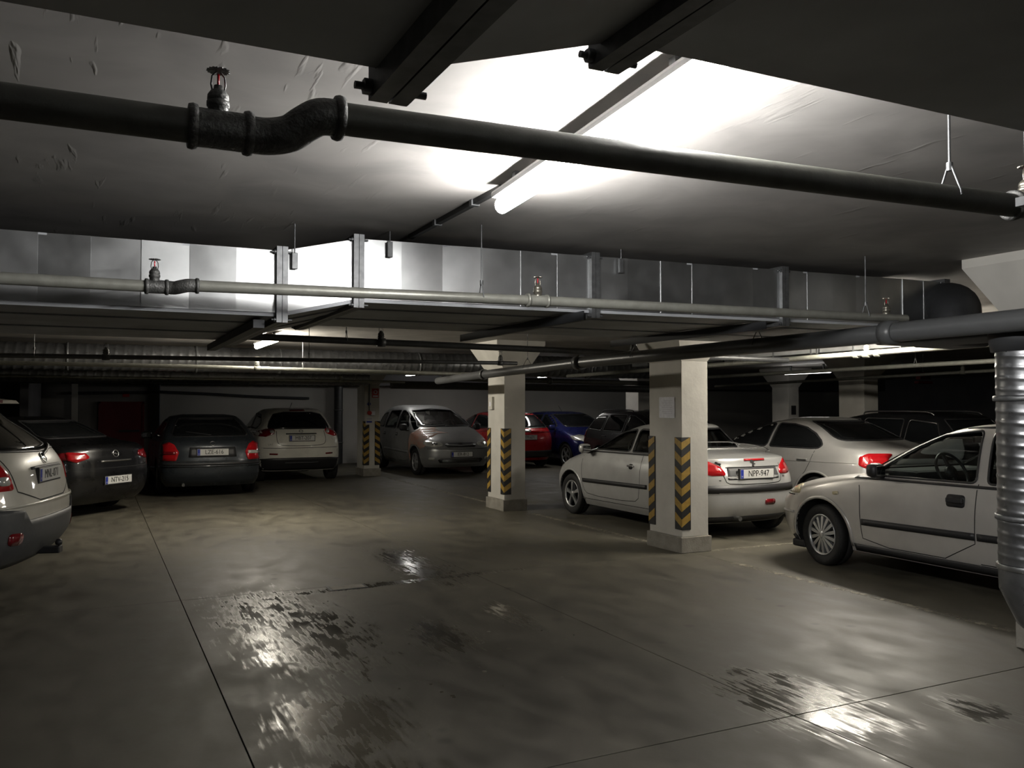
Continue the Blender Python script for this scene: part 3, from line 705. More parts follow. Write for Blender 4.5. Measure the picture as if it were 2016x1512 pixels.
# silver pipe in front of the wide duct
t = empty('sprinkler_pipe', (0, 0, 0)); tag(t, 'silver sprinkler pipe running in front of the wide duct', 'pipe')
R = 0.0285
MB().tube([(-6.9, 4.46, 2.17), (0.215, 4.45, 2.178)], R, 20).build('pipe_run', M_PIPE2, t)
MB().tube([(0.205, 4.45, 2.178), (0.31, 4.45, 2.178)], R*1.16, 20).build('tee', M_FITTING, t)
MB().tube(bez([(0.31, 4.45, 2.178), (0.34, 4.44, 2.176), (0.37, 4.42, 2.182), (0.40, 4.41, 2.188), (0.44, 4.41, 2.188)], 4), R*1.15, 20, rs=None).build('elbow', M_FITTING, t)
for x in (0.215, 0.305, 0.44): coupling((x, 4.45 if x < .4 else 4.41, 2.178 if x < .4 else 2.188), 'x', R*1.12, t, M_FITTING, 0.008)
MB().tube([(0.435, 4.41, 2.188), (2.25, 4.24, 2.195), (4.95, 4.03, 2.195)], R, 20).build('pipe_run', M_PIPE2, t)
MB().tube([(2.17, 4.248, 2.195), (2.29, 4.238, 2.195)], R*1.15, 20).build('tee', M_PIPE2, t)
for x in (2.17, 2.29): coupling((x, 4.243, 2.195), 'x', R*1.12, t, M_PIPE2, 0.008)
sprinkler((0.25, 4.45, 2.204), t, 1.1); sprinkler((2.232, 4.243, 2.221), t, 1.1, M_BRASS); sprinkler((4.78, 4.045, 2.22), t, 1.1, M_BRASS)
pipe_hanger(1.9, 4.275, 2.194, R, t); pipe_hanger(4.6, 4.058, 2.195, R, t); pipe_hanger(-1.2, 4.455, 2.175, R, t)
# further pipes along the ceiling
def far_pipe(label, pts, r, m, sprs=(), hangs=(), ax='x', cps=()):
    t = empty('sprinkler_pipe', (0, 0, 0)); tag(t, label, 'pipe')
    MB().tube(pts, r, 14).build('pipe_run', m, t)
    for p in sprs: sprinkler((p[0], p[1], p[2]+r*0.8), t, 1.4, m if m is not M_PIPEDARK else M_FITTING, bulb=False); coupling(p, ax, r*1.15, t, m, 0.04)
    for p in hangs: pipe_hanger(*p, r, t, ax)
    for p in cps: coupling(p, ax, r*1.1, t, m, 0.03)
    return t
far_pipe('dark sprinkler pipe just behind the wide duct', [(1.2, 8.2, 2.25), (5.75, 8.2, 2.205), (7.9, 8.2, 2.185)], 0.033, M_PIPEDARK,
         sprs=[(2.55, 8.2, 2.237), (5.55, 8.2, 2.207)], hangs=[(2.2, 8.2, 2.24), (6.1, 8.2, 2.20)])
far_pipe('thin dark pipe in front of the long ribbed duct', [(-6.9, 10.5, 2.10), (-1, 10.5, 2.14), (4.9, 10.5, 2.19), (5.2, 10.5, 2.19)], 0.026, M_PIPEDARK,
         sprs=[(0.1, 10.5, 2.147), (4.95, 10.5, 2.19)], hangs=[(2.35, 10.5, 2.165), (-0.6, 10.5, 2.14)])
far_pipe('bright silver pipe below the long ribbed duct, far left of centre', [(-6.9, 12.0, 2.13), (1.2, 12.0, 2.127), (5.15, 12.0, 2.09)], 0.026, M_PIPE2,
         sprs=[(1.98, 12.0, 2.12)], hangs=[(2.6, 12.0, 2.115)])
far_pipe('thin silver pipe low across the back, over the white hatchback', [(-3, 16.4, 2.10), (3.6, 16.4, 2.10), (5.6, 16.4, 2.09)], 0.024, M_PIPE2,
         sprs=[(4.3, 16.4, 2.10)], hangs=[(1.2, 16.4, 2.1)])
far_pipe('dark thin pipe low over the back row on the left', [(-3, 18.3, 2.06), (5.2, 18.3, 2.06)], 0.03, M_PIPEDARK, hangs=[(3.9, 18.3, 2.06)])
far_pipe('silver sprinkler pipe running away above the silver saloon', [(8.0, 4.6, 2.23), (8.0, 10.2, 2.19), (8.0, 14.0, 2.17)], 0.032, M_PIPE2,
         sprs=[(8.0, 7.05, 2.205)], hangs=[(8.0, 9.3, 2.195)], ax='y', cps=[(8.0, 6.9, 2.207), (8.0, 7.2, 2.205)])
far_pipe('dark pipe running away beside the saloon, second of three', [(10.0, 5.5, 2.17), (10.0, 14.0, 2.12)], 0.03, M_PIPE, hangs=[(10.0, 8.0, 2.155)], ax='y')
far_pipe('thin grey pipe running away on the far right, third of three', [(12.0, 6.0, 2.17), (12.0, 14.6, 2.03)], 0.026, M_PIPE,
         sprs=[(12.0, 8.75, 2.127)], ax='y')
far_pipe('thin pipe crossing behind the second column', [(5.9, 15.1, 2.13), (11.8, 15.1, 2.08)], 0.05, M_PIPE, sprs=[(8.2, 15.1, 2.11)], hangs=[(7.2, 15.1, 2.12)])
far_pipe('dark thick pipe far behind the nearest column', [(5.9, 18.2, 2.08), (12.8, 18.2, 2.04)], 0.09, M_PIPE, hangs=[(9.2, 18.2, 2.05)])
# grey drain pipe
t = empty('drain_pipe', (0, 0, 0)); tag(t, 'thick grey drain pipe sloping past the nearest column under the duct', 'pipe')
MB().tube([(4.70, 0.5, 2.10), (4.70, 3.95, 2.085)], 0.064, 24).build('pipe_run', M_PVC, t)
coupling((4.70, 3.95, 2.085), 'y', 0.068, t, M_PVC, 0.05)
MB().tube([(4.70, 3.9, 2.08), (4.70, 6.1, 2.078), (4.72, 8.0, 2.075)], 0.062, 24).build('pipe_run', M_PVC, t)
coupling((4.72, 8.0, 2.075), 'y', 0.068, t, M_PVC, 0.05)
MB().tube([(4.72, 8.0, 2.075), (4.75, 10.8, 2.03), (4.85, 12.6, 2.0)], 0.055, 24).build('pipe_run', M_PVC, t)
coupling((4.75, 10.6, 2.033), 'y', 0.06, t, M_PVC, 0.04)
for y, z in ((5.2, 2.08), (6.9, 2.077), (9.2, 2.057)): pipe_hanger(4.70, y, z, 0.062, t, 'y')
# red alarm box far right
t = empty('alarm_box', (13.9, 10.9, 2.0)); tag(t, 'red alarm box hung under the ceiling on the far right', 'box')
MB().box((-0.15, 0, 0.10), (0.15, 0.1, 0.24), bev=0.01).build('case', M_REDPAINT, t)
MB().box((-0.19, 0.0, 0.02), (0.19, 0.1, 0.07), bev=0.008).build('lettering_strip', M_REDPAINT, t)
MB().tube([(0, 0.05, 0.24), (0, 0.05, 0.60)], 0.01, 8).build('hanger', M_FLANGE, t)

# ------------------------------------------------------------------ cars
def pchip(y, q):
    y = np.asarray(y, float); n = len(y); d = np.diff(y); m = np.zeros(n)
    for i in range(1, n-1):
        m[i] = 0 if d[i-1]*d[i] <= 0 else 2*d[i-1]*d[i]/(d[i-1]+d[i])
    m[0] = d[0]; m[-1] = d[-1]
    i = np.clip(np.floor(q).astype(int), 0, n-2); t = q-i
    return ((1+2*t)*(1-t)**2)*y[i]+t*(1-t)**2*m[i]+t*t*(3-2*t)*y[i+1]+t*t*(t-1)*m[i+1]
def shell_data(rows, xlim=None, shrink=0.0, zshift=0.0, zmin=None, sub=4, nexp=2.6, L=4.2, tp=0.05):
    rows = np.array(rows, float); nr = len(rows)
    q = np.linspace(0, nr-1, sub*(nr-1)+1)
    C = [pchip(rows[:, k], q) for k in range(6)]
    rings = []
    for z, xf, xr, w_, rf, rr in zip(*C):
        z = z+zshift
        if zmin is not None and z < zmin-1e-6: continue
        xf -= shrink; xr += shrink; w_ -= shrink
        if xlim: xf = min(xf, xlim[0]); xr = max(xr, xlim[1])
        if xlim: rf = min(rf, 0.06); rr = min(rr, 0.06)
        ln = xf-xr
        if ln < 0.1 or w_ < 0.05: continue
        k = (rf+rr)/(ln*0.96)
        if k > 1: rf /= k; rr /= k
        half = []; A = 14; S = 14
        for i in range(A):
            a = PI/2*i/A; c, s = math.cos(a), math.sin(a)
            half.append((xf-rf+rf*c**(2/nexp), w_*(s**(2/nexp) if s > 0 else 0)))
        for i in range(S+1):
            half.append((xf-rf+(xr+rr-xf+rf)*i/S, w_))
        for i in range(1, A+1):
            a = PI/2*(1-i/A); c, s = math.cos(a), max(0, math.sin(a))
            half.append((xr+rr-rr*c**(2/nexp), w_*s**(2/nexp)))
        half[-1] = (xr, 0.0)
        half = [(x, y*(1-tp*abs(2*x/L)**3)) for x, y in half]
        ring = [(x, y, z) for x, y in half]+[(x, -y, z) for x, y in half[-2:0:-1]]
        rings.append(ring)
    n = len(rings[0]); vs = [p for r in rings for p in r]
    fs = [(i*n+k, i*n+(k+1) % n, (i+1)*n+(k+1) % n, (i+1)*n+k) for i in range(len(rings)-1) for k in range(n)]
    fs.append(tuple(range(n))[::-1]); fs.append(tuple((len(rings)-1)*n+k for k in range(n)))
    return vs, fs
def boolean(o, vs, fs, m, op='DIFFERENCE'):
    me = bpy.data.meshes.new('cutter'); me.from_pydata(vs, [], fs)
    if m.name not in [k.name for k in o.data.materials]: o.data.materials.append(m)
    for k in o.data.materials: me.materials.append(k)
    ix = [k.name for k in o.data.materials].index(m.name)
    me.polygons.foreach_set('material_index', [ix]*len(me.polygons))
    bm = bmesh.new(); bm.from_mesh(me); bmesh.ops.recalc_face_normals(bm, faces=bm.faces); bm.to_mesh(me); bm.free()
    c = bpy.data.objects.new('cutter', me); COL.objects.link(c); c.parent = o.parent
    bpy.context.view_layer.update()
    md = o.modifiers.new('cut', 'BOOLEAN'); md.operation = op; md.solver = 'EXACT'; md.object = c
    dg = bpy.context.evaluated_depsgraph_get()
    new = bpy.data.meshes.new_from_object(o.evaluated_get(dg))
    o.modifiers.remove(md); old = o.data; o.data = new
    bpy.data.objects.remove(c); bpy.data.meshes.remove(old)
def chaikin(p, n=2, closed=True):
    for _ in range(n):
        q = []
        m = len(p)
        for i in range(m if closed else m-1):
            a, b = p[i], p[(i+1) % m]
            q += [(a[0]*.75+b[0]*.25, a[1]*.75+b[1]*.25), (a[0]*.25+b[0]*.75, a[1]*.25+b[1]*.75)]
        if not closed: q = [p[0]]+q[1:-1]+[p[-1]]
        p = q
    return p
def rounded(p, r=0.04, n=4):
    m = len(p); q = []
    for i in range(m):
        a, b, c = Vector(p[i-1]), Vector(p[i]), Vector(p[(i+1) % m])
        u, v = a-b, c-b; lu, lv = u.length, v.length
        if lu < 1e-6 or lv < 1e-6: continue
        d = min(r/max(0.25, math.tan(max(0.15, u.angle(v))/2)), lu*.45, lv*.45)
        s0, s1 = b+u/lu*d, b+v/lv*d
        for k in range(n+1):
            t = k/n; w_ = s0*(1-t)**2+b*2*t*(1-t)+s1*t*t
            if not q or (Vector(q[-1])-w_).length > 1e-4: q.append((w_.x, w_.y))
    return q
VIEW = {'L': lambda a, b: ((a, 4, b), (0, -1, 0)), 'R': lambda a, b: ((a, -4, b), (0, 1, 0)),
        'F': lambda a, b: ((5, a, b), (-1, 0, 0)), 'B': lambda a, b: ((-5, a, b), (1, 0, 0)), 'T': lambda a, b: ((a, b, 4), (0, 0, -1))}
class Car:
    def __init__(s, label, rows, pnt, loc, rz, L, cat='car', name='car', group=None, tp=0.05, glass=None):
        s.rows = rows; s.L = L; s.tp = tp; s.pnt = pnt
        s.root = empty(name, (loc[0], loc[1], 0), rz); tag(s.root, label, cat, group)
        vs, fs = shell_data(rows, L=L, tp=tp); s.sv, s.sf = vs, fs
        s.bvh = BVHTree.FromPolygons([Vector(v) for v in vs], fs)
        me = bpy.data.meshes.new('body'); me.from_pydata(vs, [], fs); 
        s.body = link('body', me, [pnt], s.root)
        bm = bmesh.new(); bm.from_mesh(me); bmesh.ops.recalc_face_normals(bm, faces=bm.faces); bm.to_mesh(me); bm.free()
        s.glass = glass or M_BLACKGLASS
        s.wheels = []
    def hit(s, view, a, b):
        o, d = VIEW[view](a, b); o = Vector(o); d = Vector(d)
        loc, nor, idx, dist = s.bvh.ray_cast(o, d)
        k = 0
        while loc is None and k < 14:
            k += 1
            if view in 'LR': a *= 0.985; b = b*0.985+0.012
            elif view in 'FB': a *= 0.98
            else: b *= 0.98
            o, d = VIEW[view](a, b); o = Vector(o); d = Vector(d)
            loc, nor, idx, dist = s.bvh.ray_cast(o, d)
        if loc is None:
            near = o+d*(4 - 0.75 if view in 'LR' else (5-s.L/2+0.1 if view in 'FB' else 3.0))
            loc, nor, idx, dist = s.bvh.find_nearest(near)
        if nor.dot(d) > 0: nor = -nor
        return loc, nor
    def proj(s, view, verts, faces, name, m, off=0.004, depth=0.012, parent=None, smooth=True):
        P = [s.hit(view, a, b) for a, b in verts]
        out = [p+n*off for p, n in P]; inn = [p+n*(off-depth) for p, n in P]
        n = len(verts); cnt = {}
        for f in faces:
            for i in range(len(f)):
                e = (f[i], f[(i+1) % len(f)]); cnt[e] = 1
        side = [(e[0], e[1]) for e in cnt if (e[1], e[0]) not in cnt]
        m_ = MB(); m_.add(out, faces, 0, smooth)
        if depth > 0:
            base = len(m_.v); m_.v += [tuple(p) for p in inn]
            for a, b in side: m_.f.append((a, b, base+b, base+a)); m_.mi.append(0); m_.sm.append(False)
        o = m_.build(name, m, parent or s.root, fix=False)
        me = o.data; bm = bmesh.new(); bm.from_mesh(me); bmesh.ops.recalc_face_normals(bm, faces=bm.faces)
        # outward facing check
        s0 = sum(f.normal.dot(P[0][1]) for f in bm.faces if f.smooth)
        if s0 < 0: bmesh.ops.reverse_faces(bm, faces=bm.faces)
        bm.to_mesh(me); bm.free()
        return o
    def patch(s, view, poly, name, m, off=0.004, depth=0.012, cell=0.06, rnd=2, parent=None):
        poly = rounded([tuple(p) for p in poly], 0.016*rnd) if rnd else [tuple(p) for p in poly]
        bm = bmesh.new(); bm.faces.new([bm.verts.new((a, b, 0)) for a, b in poly])
        xs_ = [p[0] for p in poly]; ys_ = [p[1] for p in poly]
        for ax, lo, hi in ((0, min(xs_), max(xs_)), (1, min(ys_), max(ys_))):
            k = int((hi-lo)/cell)
            for i in range(1, k+1):
                c = lo+(hi-lo)*i/(k+1); co = [0, 0, 0]; co[ax] = c; no = [0, 0, 0]; no[ax] = 1
                bmesh.ops.bisect_plane(bm, geom=bm.verts[:]+bm.edges[:]+bm.faces[:], plane_co=co, plane_no=no)
        bmesh.ops.remove_doubles(bm, verts=bm.verts, dist=1e-5)
        bm.verts.index_update()
        V = [(v.co.x, v.co.y) for v in bm.verts]; F = [[v.index for v in f.verts] for f in bm.faces]; bm.free()
        return s.proj(view, V, F, name, m, off, depth, parent)
    def ribbon(s, view, line, width, name, m, off=0.0035, depth=0.006, closed=False, rnd=0, parent=None, step=0.05):
        line = [tuple(p) for p in line]
        if rnd: line = chaikin(line, rnd, closed)
        if closed: line = line+[line[0]]
        pts = [line[0]]
        for a, b in zip(line[:-1], line[1:]):
            d = math.dist(a, b); k = max(1, int(d/step))
            pts += [(a[0]+(b[0]-a[0])*i/k, a[1]+(b[1]-a[1])*i/k) for i in range(1, k+1)]
        if closed: pts = pts[:-1]
        n = len(pts); V = []
        for i in range(n):
            a = pts[(i-1) % n] if (closed or i) else pts[i]; b = pts[(i+1) % n] if (closed or i < n-1) else pts[i]
            dx, dy = b[0]-a[0], b[1]-a[1]; l = math.hypot(dx, dy) or 1
            V += [(pts[i][0]-dy/l*width/2, pts[i][1]+dx/l*width/2), (pts[i][0]+dy/l*width/2, pts[i][1]-dx/l*width/2)]
        F = [(2*i, 2*i+1, 2*((i+1) % n)+1, 2*((i+1) % n)) for i in range(n if closed else n-1)]
        return s.proj(view, V, F, name, m, off, depth, parent)
    def cut_wheels(s, fa, ra, r, hw, ra_r=None):
        for ax in (fa, ra):
            for sg in (-1, 1):
                n = 36; vs = []
                for y in (sg*(hw-0.30), sg*(hw+0.3)):
                    vs += [(ax+math.cos(2*PI*k/n)*r, y, s.tr+math.sin(2*PI*k/n)*r) for k in range(n)]
                fs = [tuple(range(n))[::-1], tuple(range(n, 2*n))]+[(k, (k+1) % n, n+(k+1) % n, n+k) for k in range(n)]
                boolean(s.body, vs, fs, M_WELL)
    def cabin(s, xlim, windows, zfloor=0.72):
        """hollow the cabin and cut the see-through windows"""
        vs, fs = shell_data(s.rows, xlim=xlim, shrink=0.035, zshift=-0.035, zmin=zfloor, sub=3, L=s.L, tp=s.tp)
        boolean(s.body, vs, fs, M_SEAT)
        for view, poly in windows:
            poly = rounded(poly, .05)
            if view == 'side': vs = [(a, -1.2, b) for a, b in poly]+[(a, 1.2, b) for a, b in poly]
            elif view == 'F': vs = [(xlim[0]*0.15, a, b) for a, b in poly]+[(3, a, b) for a, b in poly]
            else: vs = [(-3, a, b) for a, b in poly]+[(xlim[1]*0.5, a, b) for a, b in poly]
            n = len(poly)
            fs = [tuple(range(n))[::-1], tuple(range(n, 2*n))]+[(k, (k+1) % n, n+(k+1) % n, n+k) for k in range(n)]
            boolean(s.body, vs, fs, M_DARKTRIM)
    def finish(s):
        me = s.body.data
        me.polygons.foreach_set('use_smooth', [True]*len(me.polygons))
        try:
            bm = bmesh.new(); bm.from_mesh(me)
            for e in bm.edges:
                if len(e.link_faces) == 2:
                    a = e.link_faces[0].normal.angle(e.link_faces[1].normal, 0)
                    e.smooth = a < math.radians(32) and e.link_faces[0].material_index == e.link_faces[1].material_index
            bm.to_mesh(me); bm.free()
        except Exception: pass
    def wheelset(s, fa, ra, r, tw, yc, style, steer=0.0, rim_m=None):
        s.tr = r; rim_m = rim_m or M_RIM; rr = r*0.66
        t = MB(); w2 = tw/2
        t.lathe([(rr, -w2*.8), (rr+.02, -w2*.92), (r*.86, -w2), (r*.95, -w2*.93), (r, -w2*.72), (r, -w2*.1), (r-.006, -w2*.08), (r-.006, w2*.08), (r, w2*.1), (r, w2*.72), (r*.95, w2*.93), (r*.86, w2), (rr+.02, w2*.92), (rr, w2*.8)], (0, 0, 0), 'y', 40, closed=True)
        def make():
            w_ = t.build('wheel', M_TYRE, s.root)
            b = MB().lathe([(rr+.003, -w2*.75), (rr-.012, -w2*.7), (rr-.02, w2*.1), (0.0, w2*.1)], (0, 0, 0), 'y', 32, sm=True)
            b.build('rim_barrel', M_DARKTRIM, w_)
            f = MB().lathe([(rr+.004, w2*.80), (rr+.006, w2*.88), (rr-.004, w2*.9), (rr-.018, w2*.72), (rr-.016, w2*.6), (rr+.0, w2*.6)], (0, 0, 0), 'y', 40, closed=True)
            f.lathe([(0, w2*.92), (.028, w2*.9), (.05, w2*.8), (.055, w2*.4), (0, w2*.4)], (0, 0, 0), 'y', 24)
            n, wa, wb = style
            for k in range(n):
                a = 2*PI*k/n+0.2
                u = Vector((math.cos(a), 0, math.sin(a))); v = Vector((-math.sin(a), 0, math.cos(a)))
                r0, r1 = .035, rr-.006
                tw_ = 0.35*wb if n == 5 else 0
                q = []
                for yy in (w2*.45, None):
                    for (rad, hw_, y1) in ((r0, wa, w2*.88), ((r0+r1)/2, (wa+wb)/2*(0.8 if n == 5 else 1.25), w2*.80), (r1, wb, w2*.72)):
                        y_ = yy if yy is not None else y1
                        sh = tw_*(rad/r1)
                        q += [u*rad+v*(hw_+sh)+Vector((0, y_, 0)), u*rad-v*(hw_-sh)+Vector((0, y_, 0))]
                f.add(q, [(0, 1, 3, 2), (2, 3, 5, 4), (6, 8, 9, 7), (8, 10, 11, 9), (0, 2, 8, 6), (2, 4, 10, 8), (1, 7, 9, 3), (3, 9, 11, 5), (0, 6, 7, 1), (4, 5, 11, 10)])
            f.build('rim', rim_m, w_)
            return w_
        first = make()
        for i, (x, sg) in enumerate(((fa, 1), (ra, 1), (fa, -1), (ra, -1))):
            w_ = first if i == 0 else copy_tree(first, s.root)
            w_.location = (x, sg*yc, r)
            w_.rotation_euler = (0, 0.3*i, (0 if sg > 0 else PI)+(steer if x == fa else 0))
            s.wheels.append(w_)
    def mirror(s, x, y, z, m, sgs=(1, -1), size=(0.10, 0.20, 0.14)):
        for sg in sgs:
            b = MB().box((x-size[0]/2, sg*(y+0.03), z-size[2]/2), (x+size[0]/2, sg*(y+0.03+size[1]), z+size[2]/2), bev=0.045)
            o = b.build('door_mirror', m, s.root); o.data.polygons.foreach_set('use_smooth', [True]*len(o.data.polygons))
            MB().box((x-0.02, sg*(y-0.06), z-size[2]/2-0.01), (x+0.04, sg*(y+0.07), z-size[2]/2+0.03), bev=0.01).build('mirror_arm', M_DARKTRIM, o)
            MB().box((x-size[0]/2-0.004, sg*(y+0.055), z-size[2]/2+.025), (x-size[0]/2+0.002, sg*(y+0.005+size[1]), z+size[2]/2-.025), bev=0.01).build('mirror_glass', M_MIRRORG, o)
    def plate(s, view, y, z, txt, dark_frame=True, w_=0.52, h=0.11, tilt=0.0, push=0.0):
        sg = 1 if view == 'F' else -1
        x = max(s.hit(view, yy, zz)[0].x*sg for yy in (y, y-w_*.4, y+w_*.4) for zz in (z-h/2, z, z+h/2))*sg
        root = bpy.data.objects.new('number_plate', None); COL.objects.link(root); root.parent = s.root
        root.empty_display_size = 0.05
        root.location = (x+sg*(0.006+push), y, z)
        # plate frame: local x to the viewer's right, local z up, facing local -y
        root.rotation_euler = (0, 0, PI/2 if view == 'F' else -PI/2)
        MB().box((-w_/2-.012, 0, -h/2-.014), (w_/2+.012, 0.03, h/2+.010), bev=.003).build('plate_holder', M_DARKTRIM, root)
        MB().box((-w_/2, -.004, -h/2), (w_/2, 0, h/2), bev=.0015).build('plate', M_PLATE, root)
        MB().box((-w_/2+.003, -.0055, -h/2+.003), (-w_/2+.047, -.0035, h/2-.003)).build('blue_band', M_BLUE, root)
        o = link('lettering', text_mesh(txt, 0.105, 0.0008, 0.86), M_INK, root)
        o.rotation_euler = (PI/2, 0, 0); o.location = (0.022, -.0052, 0.0)
        o = link('lettering', text_mesh('H', 0.03, 0.0006), M_PLATE, root)
        o.rotation_euler = (PI/2, 0, 0); o.location = (-w_/2+.025, -.0064, -0.03)
        return root
    def emblem(s, view, y, z, r=0.045, kind='ring', m=None):
        p, n = s.hit(view, y, z); m = m or M_CHROME
        o = MB()
        o.lathe([(r*.82, 0), (r*.86, .008), (r, .008), (r*1.02, 0)], (0, 0, 0), 'z', 28, closed=True)
        if kind == 'bar': o.box((-r*.98, -r*.16, .002), (r*.98, r*.16, .010), bev=.002)
        if kind == 'bolt': o.add([(-r, .06*r, .004), (-r*.1, .28*r, .008), (r*.1, .1*r, .008), (r, -.06*r, .004), (r*.1, -.28*r, .008), (-r*.1, -.1*r, .008)], [(0, 1, 2, 3, 4, 5)])
        if kind == 'disc': o.lathe([(0, .006), (r*.7, .004), (r*.8, 0)], (0, 0, 0), 'z', 24)
        if kind in ('lion', 'chevrons'):
            o = MB()
            if kind == 'chevrons':
                for k in (0, 1): o.prism([(-r*1.2, -r*.5+k*r*.6), (0, r*.2+k*r*.6), (r*1.2, -r*.5+k*r*.6), (r*1.2, -r*.2+k*r*.6), (0, r*.5+k*r*.6), (-r*1.2, -r*.2+k*r*.6)], 0, .008, 'z')
            else:
                L_ = [(-.55, 1), (-.1, 1.05), (.15, .7), (.6, .75), (.85, .45), (.45, .35), (.35, .1), (.9, -.1), (.85, -.3), (.3, -.25), (.25, -.6), (.7, -1), (.35, -1.05), (-.05, -.7), (-.5, -1.05), (-.75, -.95), (-.3, -.5), (-.35, .1), (-.75, .5)]
                o.prism([(a*r, b*r) for a, b in L_], 0, .008, 'z')
        e = o.build('emblem', m, s.root)
        zax = n.normalized(); right = Vector((0, 1 if view == 'F' else -1, 0)); right = (right-zax*right.dot(zax)).normalized()
        up = zax.cross(right)
        M = Matrix((right, up, zax)).transposed().to_4x4(); M.translation = p+n*0.002
        e.matrix_local = M
        return e
    def letters(s, view, y, z, txt, size=0.04, m=None, name='badge_lettering'):
        p, n = s.hit(view, y, z); o = link(name, text_mesh(txt, size, 0.002), m or M_CHROME, s.root)
        zax = n.normalized(); right = Vector((0, 1 if view == 'F' else -1, 0)); right = (right-zax*right.dot(zax)).normalized()
        M = Matrix((right, zax.cross(right), zax)).transposed().to_4x4(); M.translation = p+n*0.004
        o.matrix_local = M; return o
    def handle(s, sgs, x, z, m, w_=0.17, h=0.045, recess=True):
        for v in sgs:
            if recess: s.patch(v, [(x-w_*.55, z-h*.9), (x+w_*.55, z-h*.9), (x+w_*.55, z+h*.9), (x-w_*.55, z+h*.9)], 'handle_recess', M_DARKTRIM, 0.002, 0.006, 0.1)
            p, n = s.hit(v, x, z); sg = 1 if v == 'L' else -1
            MB().box((x-w_/2, p.y-.0*sg, z-h*.3), (x+w_/2, p.y+sg*0.028, z+h*.45), bev=0.010).build('door_handle', m, s.root)
    def seats(s, xs_, dy=0.36, z0=0.7, top=1.22, m=None):
        m = m or M_SEAT
        for x in xs_:
            for sg in (-1, 1):
                MB().box((x-0.10, sg*dy-0.22, z0), (x+0.04, sg*dy+0.22, top-0.16), bev=0.04).build('seat', m, s.root)
                MB().box((x-0.10, sg*dy-0.12, top-0.13), (x-0.02, sg*dy+0.12, top), bev=0.03).tube([(x-.06, sg*dy-.06, top-.2), (x-.06, sg*dy-.06, top-.1)], .006, 6).tube([(x-.06, sg*dy+.06, top-.2), (x-.06, sg*dy+.06, top-.1)], .006, 6).build('headrest', m, s.root)
    def dash(s, x, z, w_=1.2):
        MB().box((x-0.12, -w_/2, z-0.22), (x+0.3, w_/2, z), bev=0.05).build('dashboard', M_SEAT, s.root)
        o = MB(); r = 0.185; pts = [(math.cos(2*PI*k/24)*r, math.sin(2*PI*k/24)*r, 0) for k in range(25)]
        o.tube(pts, 0.014, 8, caps=False).box((-r, -.02, -.02), (r, .02, 0), bev=.005).lathe([(0, -.05), (.06, -.03), (.06, 0.01), (0, .02)], (0, 0, 0), 'z', 16)
        q = o.build('steering_wheel', M_DARKTRIM, s.root); q.location = (x-0.30, 0.36, z+0.0); q.rotation_euler = (0, -math.radians(62), 0)
        MB().box((-0.03+0.1, -0.11, 1.26), (0.0+0.1, 0.11, 1.32), bev=.012).build('rear_view_mirror', M_DARKTRIM, s.root)
    def wiper(s, view, a, b):
        s.ribbon(view, [a, b], 0.018, 'wiper', M_DARKTRIM, off=0.02, depth=0.01)
def door_lines(c, views, lines, m=None):
    for v in views:
        for l, rnd in lines: c.ribbon(v, l, 0.008, 'door_gap', m or M_SEAM, off=0.0012, depth=0.0, rnd=rnd)
def arch_lips(c, views, xs_, r, m, wd=0.035, off=0.010):
    for v in views:
        for x in xs_:
            c.ribbon(v, [(x+math.cos(a)*(r+wd/2), c.tr+math.sin(a)*(r+wd/2)) for a in [math.radians(-8+196*k/24) for k in range(25)]], wd, 'arch_lip', m, off=off, depth=0.02)
def off_poly(poly, d):
    cx = sum(p[0] for p in poly)/len(poly); cz = sum(p[1] for p in poly)/len(poly); out = []
    n = len(poly)
    for i in range(n):
        a, b, c = poly[i-1], poly[i], poly[(i+1) % n]
        def nrm(p, q):
            dx, dy = q[0]-p[0], q[1]-p[1]; l = math.hypot(dx, dy); nx, ny = dy/l, -dx/l
            if (nx*((p[0]+q[0])/2-cx)+ny*((p[1]+q[1])/2-cz)) < 0: nx, ny = -nx, -ny
            return nx, ny
        n1 = nrm(a, b); n2 = nrm(b, c); s_ = 1+n1[0]*n2[0]+n1[1]*n2[1]
        s_ = max(s_, 0.4)
        out.append((b[0]+(n1[0]+n2[0])/s_*d, b[1]+(n1[1]+n2[1])/s_*d))
    return out
def window(c, views, poly, name='side_window', m=None, frame=0.018, fm=None):
    for v in views:
        p = [(-a, b) for a, b in poly] if v == '-' else poly
        if frame: 
            c.ribbon(v, rounded(p, .05), frame, 'window_seal', fm or M_DARKTRIM, off=0.006, depth=0.010, closed=True)
        c.patch(v, p, name, m or c.glass, off=0.003 if m is None else -0.012, depth=0.008, rnd=3)
S2 = lambda poly: poly+[(-a, b) for a, b in poly[::-1]]   # mirror a right half outline

# --- near silver estate-bodied hatchback on the right
rowsA = [(.20, 1.86, -1.90, .78, .30, .25), (.30, 1.98, -2.00, .825, .42, .30), (.45, 2.04, -2.05, .845, .46, .32), (.58, 2.04, -2.05, .855, .48, .32), (.68, 1.98, -2.04, .855, .50, .32),
         (.76, 1.86, -2.02, .85, .52, .32), (.84, 1.62, -2.0, .84, .55, .32), (.90, 1.28, -1.97, .83, .5, .32), (.945, .96, -1.94, .81, .42, .32), (1.06, .74, -1.86, .77, .38, .32),
         (1.19, .50, -1.76, .715, .34, .32), (1.32, .22, -1.63, .65, .32, .32), (1.40, .0, -1.50, .59, .3, .32), (1.44, -.2, -1.35, .52, .3, .3), (1.46, -.46, -1.05, .37, .25, .25)]
c = Car('silver hatchback nearest on the right, seen from its left side behind the ribbed duct', rowsA, P_SILVER_A, (7.43, 5.16), PI/2, 4.11)
c.wheelset(1.24, -1.37, 0.305, 0.195, 0.735, (14, .009, .017), steer=-0.14)
